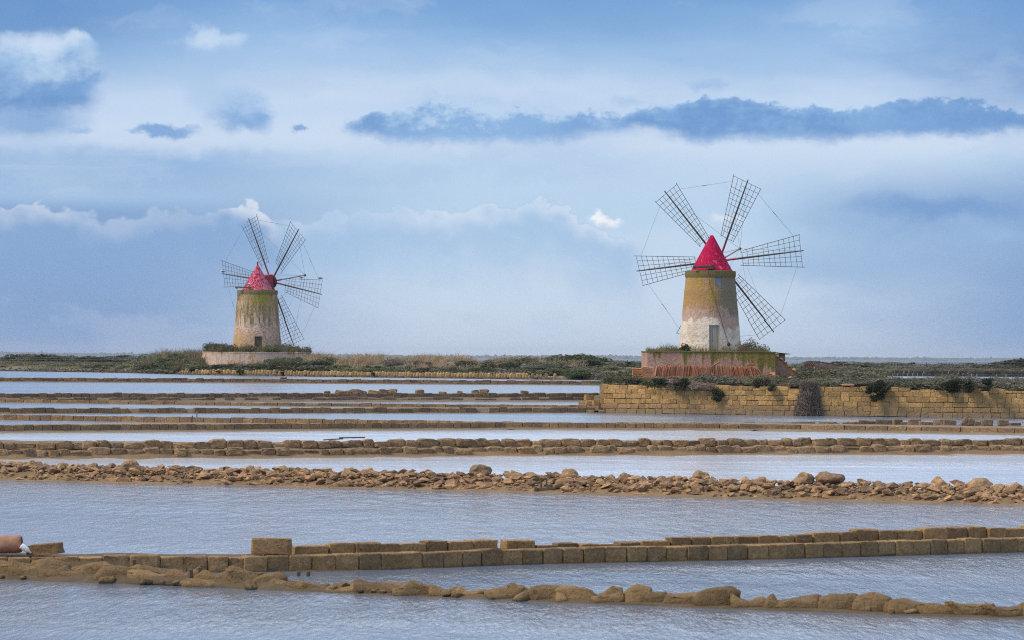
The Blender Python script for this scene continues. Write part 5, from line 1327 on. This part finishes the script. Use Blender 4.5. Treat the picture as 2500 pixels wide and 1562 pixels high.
# undergrowth between the bushes one can tell apart
LOW = {}
for nm, mat, leaf in [('green', M_lf_green, 0.085), ('olive', M_lf_olive, 0.08), ('grey', M_lf_grey, 0.08), ('dark', M_lf_dark, 0.09)]:
    LOW[nm] = [np.array([v.co[:] for v in leaf_cloud(900 + k * 13, 420, leaf).vertices]) for k in range(3)]
def undergrowth(spec, label):
    acc = {}
    for (kinds, n, x0, x1, t0, t1, w0, w1, h0, h1, base) in spec:
        for i in range(n):
            px = RNG.uniform(x0, x1); d0 = shoreY(px) if base == 'shore' else LBW.y_at_x((px - 1250) / F * 207)
            d = d0 + RNG.uniform(t0, t1); x = (px - 1250) / F * d; w = RNG.uniform(w0, w1); a = RNG.uniform(0, 6.28); c, s_ = math.cos(a), math.sin(a)
            k = RNG.choice(kinds)
            v = RNG.choice(LOW[k]) @ np.array([[c, s_, 0], [-s_, c, 0], [0, 0, 1]]) * np.array([w, w, RNG.uniform(h0, h1)]) + np.array([x, d, land_z(x, d) - 0.06])
            acc.setdefault(k, []).append(v)
    for k, vs in acc.items():
        V = np.concatenate(vs); o = obj('undergrowth', np_mesh('undergrowth', V, quads=np.arange(len(V)).reshape(-1, 4)), {'green': M_lf_green, 'olive': M_lf_olive, 'grey': M_lf_grey, 'dark': M_lf_dark}[k])
        tag(o, label, kind='stuff')
undergrowth([(['grey', 'olive'], 80, 1480, 2640, 0.9, 11, 1.2, 2.6, 0.35, 0.6, 'wall'), (['grey', 'olive'], 40, 1880, 2150, 14, 44, 1.5, 3, 0.5, 1.0, 'wall'),
             (['olive', 'grey', 'green', 'dark'], 90, 470, 800, 1.4, 4.5, 1.0, 2.2, 0.28, 0.5, 'shore'), (['green', 'olive', 'olive'], 30, 345, 500, 2, 22, 2, 4, 0.5, 1.0, 'shore'),
             (['olive', 'green', 'grey'], 90, 770, 1200, 2.2, 14, 1.5, 3.5, 0.4, 0.9, 'shore'), (['olive', 'grey', 'olive', 'dark'], 120, 1180, 1500, 2.2, 44, 1.8, 4, 0.5, 1.1, 'shore'),
             (['olive', 'dark', 'grey'], 110, 780, 1560, 50, 220, 3.5, 8, 0.9, 1.7, 'shore'), (['olive', 'grey'], 70, -120, 345, 8, 80, 2, 4.5, 0.3, 0.8, 'shore'),
             (['dark', 'olive', 'grey'], 80, -150, 350, 110, 260, 4, 8, 1.0, 1.9, 'shore'), (['dark', 'olive', 'grey'], 120, 1950, 2650, 60, 260, 4, 8, 0.7, 1.4, 'shore'),
             (['grey', 'olive'], 50, 2000, 2650, 2, 40, 1.5, 3, 0.3, 0.6, 'shore')], 'low undergrowth between the bushes on the banks')
# platform tops: grass and small bushes
def grass(name, pts, hmin, hmax, mat, label, wid=0.012, lean=0.35, seed=1):
    g = np.random.default_rng(seed); P_ = np.array(pts); n = len(P_)
    tuft = np.array([0.45 + 1.1 * max(0.0, 0.4 + 1.5 * mnoise.noise(Vector((p[0] * 1.1, p[1] * 0.7, seed)))) for p in pts])
    h = (g.uniform(hmin, hmax, n) * tuft)[:, None]; a = g.uniform(0, 6.28, n); ln = g.normal(0, lean, (n, 2)) * h
    side = np.stack([np.cos(a), np.sin(a), np.zeros(n)], 1) * wid * (0.6 + 0.8 * g.random(n))[:, None]
    mid = P_ + np.concatenate([ln * 0.35, h * 0.6], 1); top_ = P_ + np.concatenate([ln, h], 1)
    V = np.stack([P_ - side, P_ + side, mid + side * 0.8, mid - side * 0.8, top_], 1).reshape(-1, 3)
    b_ = np.arange(n)[:, None] * 5
    T = np.concatenate([b_ + np.array([0, 1, 2]), b_ + np.array([0, 2, 3]), b_ + np.array([3, 2, 4])], 0)
    o = obj(name, np_mesh(name, V, tris=T), mat); return tag(o, label, kind='stuff')
pts = []
for i in range(5200):
    x = RNG.uniform(xl + 0.2, xr - 0.3); y = RNG.uniform(-4.9, 3)
    if math.hypot(x, y) < 2.5: continue
    if nz3((x, y, 0), 0.8, 3) < -0.15 and RNG.random() < 0.8: continue
    pts.append((bR.x + x, D_R + y, PZ_R + 0.02))
grass('grass', pts, 0.10, 0.42, M_g_green, 'dry green grass on the rectangular platform', 0.010, 0.4, 3)
sp_ = [(-3.0, -4.2, 0.9, 0.5, 'sparse'), (-1.95, -3.0, 0.8, 0.75, 'dark'), (2.6, -2.6, 1.3, 1.2, 'sparse'), (3.2, -2.8, 1.2, 0.9, 'sparse'), (3.7, -2.0, 1.1, 0.7, 'sparse'), (2.2, -3.2, 0.9, 0.9, 'dry')]
for i, (x, y, w, h, kd) in enumerate(sp_):
    shrub(kd, bR.x + x, D_R + y, PZ_R, w, h, None, ['thin weed tuft on the rectangular platform at the end opposite the stair', 'dark bush against the white foot of the near mill', 'tall thin weeds beside the near mill foot, under the lowest sail', 'mid-height weeds on the platform under the lowest sail', 'low weeds on the platform edge close to the stair', 'brown dead weeds against the near mill foot on the stair side'][i])
pts = []
for i in range(9000):
    a = RNG.uniform(0, 6.28); rr = rp * math.sqrt(RNG.uniform(0.2, 1.0)); x, y = rr * math.cos(a), rr * math.sin(a)
    if y > 2: continue
    if nz3((x, y, 0), 0.55, 3) < 0.0 and RNG.random() < 0.85: continue
    pts.append((bL.x + x, D_L + y, PZ_L + 0.03 + max(0, 0.25 * (1 - rr / rp))))
grass('grass', pts, 0.3, 1.05, M_g_green, 'tufted grass on the round platform', 0.018, 0.4, 4)
for i in range(20):
    a = RNG.uniform(math.pi, 2 * math.pi); rr = RNG.uniform(4.2, 7.0)
    shrub(RNG.choice(['olive', 'green', 'sparse']), bL.x + rr * math.cos(a), D_L + rr * math.sin(a), PZ_L, RNG.uniform(1.2, 2.6), RNG.uniform(0.8, 1.5), None, 'small green bush on the edge of the round platform', 'bushes on the round platform')
# far bank
shrubs(['olive', 'grey', 'green'], 26, 470, 790, 1.6, 4.0, 1.2, 2.4, 0.35, 0.55, 'low bush along the bank below the round platform', 'bushes below the round platform', sink=0.1)
shrubs(['green', 'olive'], 9, 650, 790, 4, 10, 2.0, 4.0, 0.9, 1.6, 'bush leaning on the round platform wall', 'green bushes by the round wall')
shrubs(['green', 'olive', 'olive', 'grey'], 16, 345, 500, 3, 26, 2.2, 4.5, 0.9, 1.7, 'bushy scrub on the mound beside the round platform', 'scrub on the mound')
shrubs(['olive', 'green', 'grey', 'dark'], 30, 770, 1200, 2.5, 20, 1.8, 4.0, 0.6, 1.2, 'scrub bush on the bank beyond the ochre bank wall', 'scrub on the middle bank')
shrubs(['olive', 'grey', 'dark', 'olive'], 32, 1180, 1500, 2.5, 40, 2.0, 4.5, 0.7, 1.3, 'bush on the bank between the two mills', 'scrub between the mills')
shrubs(['green', 'olive'], 6, 1290, 1440, 0.5, 5, 2.2, 4.0, 0.8, 1.3, 'bush overhanging the end of the ochre bank wall', 'bushes over the bank wall end')
for (px, d, w, h) in [(1392, 400, 6.0, 2.2), (1425, 402, 5.0, 1.9), (1360, 404, 4.5, 1.8), (1465, 398, 4, 1.5)]:
    x = (px - 1250) / F * d; shrub('green', x, d, land_z(x, d) - 0.1, w, h, None, 'tall round green bush standing above the scrub near the pink platform', 'tall green bushes left of the platform')
shrubs(['olive', 'dark', 'grey'], 22, 780, 1500, 60, 210, 4, 9, 1.2, 2.2, 'bush on the skyline between the two mills', 'skyline bushes between the mills')
shrubs(['olive', 'green', 'grey'], 14, 5, 345, 8, 60, 2.2, 4.5, 0.5, 1.0, 'low bush in the flat field before the distant hedge', 'bushes in the left field')
shrubs(['dark', 'dark', 'grey'], 20, 5, 350, 110, 260, 4, 8, 1.4, 2.4, 'bush in the hedge line across the flat field', 'hedge bushes of the left field')
shrubs(['dark', 'olive', 'grey'], 24, 1950, 2490, 60, 260, 4, 9, 0.9, 1.7, 'bush in the hedge line beyond the dry-stone wall', 'hedge bushes beyond the stone wall')
for (px, d, w, h) in [(2480, 560, 9, 2.2), (2510, 560, 10, 2.6), (2450, 562, 7, 1.8), (2540, 565, 10, 2.6)]:
    x = (px - 1250) / F * d; shrub('dark', x, d, land_z(x, d), w, h, None, 'tall dark bush rising on the skyline past the dry-stone wall', 'tall bushes at the frame edge')
shrubs(['grey', 'olive'], 9, 2120, 2490, 2, 30, 1.5, 3, 0.4, 0.7, 'low bush on the brown field behind the dry-stone wall', 'bushes of the brown field')
for i, (px, dp, w, h) in enumerate([(592, 1.0, 2.2, 0.8), (692, 0.2, 1.4, 0.5), (537, 0.0, 1.2, 0.4), (912, 0.1, 1.2, 0.3)]):
    d = shoreY(px) - 0.75; x = (px - 1250) / F * d
    o = shrub('hang', x, d, 1.95, w, h * 0.9, 0.8, ['largest dark plant drooping over the ochre bank wall to the water', 'dark plant drooping over the bank wall below the green bushes', 'small dark plant drooping over the bank wall under the niche', 'small sprig on the bank wall under the tan grass'][i])
# grass on the far banks
def bank_grass(spec, hmin, hmax, mat, label, wid, lean, seed):
    pts = []
    for (x0, x1, t0, t1, n, thr) in spec:
        for i in range(n):
            px = RNG.uniform(x0, x1); d = shoreY(px) + RNG.uniform(t0, t1); x = (px - 1250) / F * d
            if nz3((x, d * 0.6, 0), 0.22, seed) < thr: continue
            pts.append((x, d, land_z(x, d) - 0.03))
    return grass('grass', pts, hmin, hmax, mat, label, wid, lean, seed)
bank_grass([(770, 1170, 9, 46, 34000, -0.02), (1190, 1500, 18, 50, 9000, 0.08), (690, 790, 12, 26, 3000, -0.2), (1250, 1560, 60, 120, 6000, 0.0)], 0.4, 0.95, M_g_dry, 'tall tan grass on the middle bank', 0.03, 0.5, 8)
bank_grass([(350, 500, 10, 36, 7000, -0.1)], 0.6, 1.3, M_g_dry, 'dry wind-bent grass heads on the mound', 0.03, 0.55, 19)
bank_grass([(345, 505, 4, 36, 12000, -0.2)], 0.5, 1.3, M_g_green, 'long wind-bent grass on the mound', 0.03, 0.55, 9)
bank_grass([(-200, 345, 5, 110, 22000, -0.1), (480, 1500, 1, 14, 16000, 0.0), (2000, 2600, 2, 90, 12000, 0.0)], 0.15, 0.45, M_g_green, 'short rough grass on the far flats', 0.04, 0.5, 10)
pts = []
for i in range(16000):
    px = RNG.uniform(1478, 2650); d = LBW.y_at_x((px - 1250) / F * 207) + RNG.uniform(0.5, 16); x = (px - 1250) / F * d
    pts.append((x, d, land_z(x, d) - 0.02))
grass('grass', pts, 0.12, 0.45, M_g_green, 'rough grass behind the ochre wall', 0.014, 0.5, 12)

# ------------------------------------------------------------------ wire fences on the flats
def fence(x0, x1, d, n, label):
    p0 = Vector(((x0 - 1250) / F * d, d, 0)); p1 = Vector(((x1 - 1250) / F * d, d, 0))
    r = empty('wire_fence', (p0.x, d, land_z(p0.x, d)), label, 'fence')
    for i in range(n + 1):
        p = p0.lerp(p1, i / n); z = land_z(p.x, d); bar('post', (p.x - r.location.x, 0, z - r.location.z - 0.1), (p.x - r.location.x + RNG.uniform(-.05, .05), 0, z - r.location.z + 1.25), 0.05, M_wood_d, r, 5)
    for h in (0.4, 0.8, 1.15):
        bar('wire', (0, 0, h + 0.1), (p1.x - r.location.x, 0, land_z(p1.x, d) - r.location.z + h + 0.1), 0.018, M_wire, r, 4)
fence(-120, 350, 520, 14, 'thin wire fence across the flat field before the distant hedge')
fence(2120, 2620, 515, 14, 'thin wire fence behind the dark dry-stone wall')
fence(1200, 1570, 470, 10, 'thin wire fence in the scrub between the two mills')

# ------------------------------------------------------------------ gulls on the far mill
def gull(p, face, sc, label):
    root = empty('seagull', p, label, 'seagull', 'gulls resting on the far mill')
    root.rotation_euler = (0, 0, math.pi if face < 0 else 0); root.scale = (sc, sc, sc)
    prof = [(-0.30, 0.012, 0.13), (-0.22, 0.05, 0.135), (-0.10, 0.085, 0.15), (0.02, 0.10, 0.165), (0.12, 0.08, 0.19), (0.17, 0.055, 0.225), (0.20, 0.052, 0.26), (0.235, 0.045, 0.275), (0.27, 0.02, 0.27)]
    Vs, Fs = [], []
    for x, r_, z in prof:
        for i in range(10):
            a = i * 0.6283; Vs.append((x, r_ * math.cos(a) * 0.9, z + r_ * math.sin(a)))
    for j in range(len(prof) - 1):
        for i in range(10): Fs.append((j * 10 + i, j * 10 + (i + 1) % 10, (j + 1) * 10 + (i + 1) % 10, (j + 1) * 10 + i))
    Fs += [tuple(range(9, -1, -1)), tuple(range(80, 90))]
    obj('body', mesh('body', Vs, Fs, True), M_gw, root)
    for sd_ in (-1, 1):
        W_ = [(0.12, 0.085 * sd_, 0.20), (0.0, 0.112 * sd_, 0.235), (-0.20, 0.07 * sd_, 0.19), (-0.38, 0.02 * sd_, 0.15), (-0.2, 0.085 * sd_, 0.14), (0.0, 0.112 * sd_, 0.13), (0.1, 0.095 * sd_, 0.15)]
        W2 = [(x, y - 0.03 * sd_, z + 0.004) for x, y, z in W_]
        k = len(W_)
        obj('wing', mesh('wing', W_ + W2, [tuple(range(k)), tuple(range(2 * k - 1, k - 1, -1))] + [(i, (i + 1) % k, k + (i + 1) % k, k + i) for i in range(k)]), M_gg, root)
        bar('leg', (0.0, 0.03 * sd_, 0.0), (0.0, 0.03 * sd_, 0.1), 0.008, M_gy, root, 5)
    obj('beak', mesh('beak', [(0.262, 0.014, 0.272), (0.262, -0.014, 0.272), (0.262, 0, 0.255), (0.262, 0, 0.285), (0.33, 0, 0.258)], [(0, 3, 4), (3, 1, 4), (1, 2, 4), (2, 0, 4)]), M_gy, root)
C_, e1_, e2_, n_ = rotL
def gpos(zx, zy, dd=0): return at_d(440 + zx / 3.6, 500 + zy / 3.6, D_L + dd)
f2, r1_, hw_ = R2['sp'][2]; f5, r5_, hw5 = R2['sp'][5]
gull(bL + f2(9.47 * 0.985, 0) + Vector((0, 0, 0.09)), -1, 1.35, 'gull standing on the tip of the sail opposite the pole')
rg = r5_ * 0.60; gull(bL + f5(rg, hw5(rg)) + Vector((0, 0, 0.02)), 1, 1.25, 'gull standing on the level sail, just under the pole tip')
rg = r5_ * 0.955; gull(bL + f5(rg, hw5(rg)) + Vector((0, 0, 0.02)), -1, 1.45, 'gull standing at the outer corner of the level sail')
gull(gpos(598, 716, -2.6), 1, 1.3, 'white gull resting at the foot of the faded red cone')

# ------------------------------------------------------------------ far coast with woods, and the air
sv, sf = [], []
n = 220
def coast_h(x): return 6.5 + 4.0 * mnoise.noise(Vector((x * 0.0016, 0, 0)))
for i in range(n + 1):
    x = -3700 + 7400 * i / n; h = coast_h(x)
    sv += [(x, 12000, -1), (x, 12040, h), (x, 12600, h + 2), (x, 12700, -1)]
for i in range(n):
    for j in range(3): sf.append((4 * i + j, 4 * i + 4 + j, 4 * i + 5 + j, 4 * i + 1 + j))
tag(obj('hills', mesh('hills', sv, sf, True), M_coast), kind='structure')
oct_v = np.array([(1, 0, 0), (0.3, 0.95, 0), (-0.8, 0.6, 0), (-0.8, -0.6, 0), (0.3, -0.95, 0), (0.5, 0.3, 0.7), (-0.4, 0.3, 0.75), (-0.1, -0.5, 0.7), (0, 0, 1)])
oct_t = np.array([(0, 1, 5), (1, 2, 6), (1, 6, 5), (2, 3, 6), (3, 7, 6), (3, 4, 7), (4, 0, 7), (0, 5, 7), (5, 6, 8), (6, 7, 8), (7, 5, 8)])
Vs, Ts = [], []
for i in range(2600):
    x = NP.uniform(-3600, 3600); y = NP.uniform(12020, 12500); w = NP.uniform(6, 16); h = NP.uniform(4, 8.5) + (4.5 if NP.random() < 0.05 else 0)
    zb = coast_h(x)
    a = NP.uniform(0, 6.28); c, s = math.cos(a), math.sin(a)
    vv = oct_v @ np.array([[c, s, 0], [-s, c, 0], [0, 0, 1]]) * np.array([w, w, h]) + np.array([x, y, zb - 0.5])
    Ts.append(oct_t + len(Vs) * 9); Vs.append(vv)
tag(obj('far_treeline', np_mesh('far_treeline', np.concatenate(Vs), tris=np.concatenate(Ts)), M_coast), 'hazy wooded strip along the horizon', kind='stuff')

hz = bpy.data.materials.new('haze'); hz.use_nodes = True; t = hz.node_tree
for n_ in list(t.nodes):
    if n_.type != 'OUTPUT_MATERIAL': t.nodes.remove(n_)
pv = t.nodes.new('ShaderNodeVolumePrincipled'); pv.inputs['Density'].default_value = 0.00006; pv.inputs['Color'].default_value = (0.86, 0.92, 1.0, 1); pv.inputs['Anisotropy'].default_value = 0.0
t.links.new(pv.outputs[0], t.nodes['Material Output'].inputs['Volume'])
o = obj('haze', box_mesh('haze', 8200, 13700, 46.0, 0, (0, 6700, 21.0)), hz)
tag(o, kind='stuff')
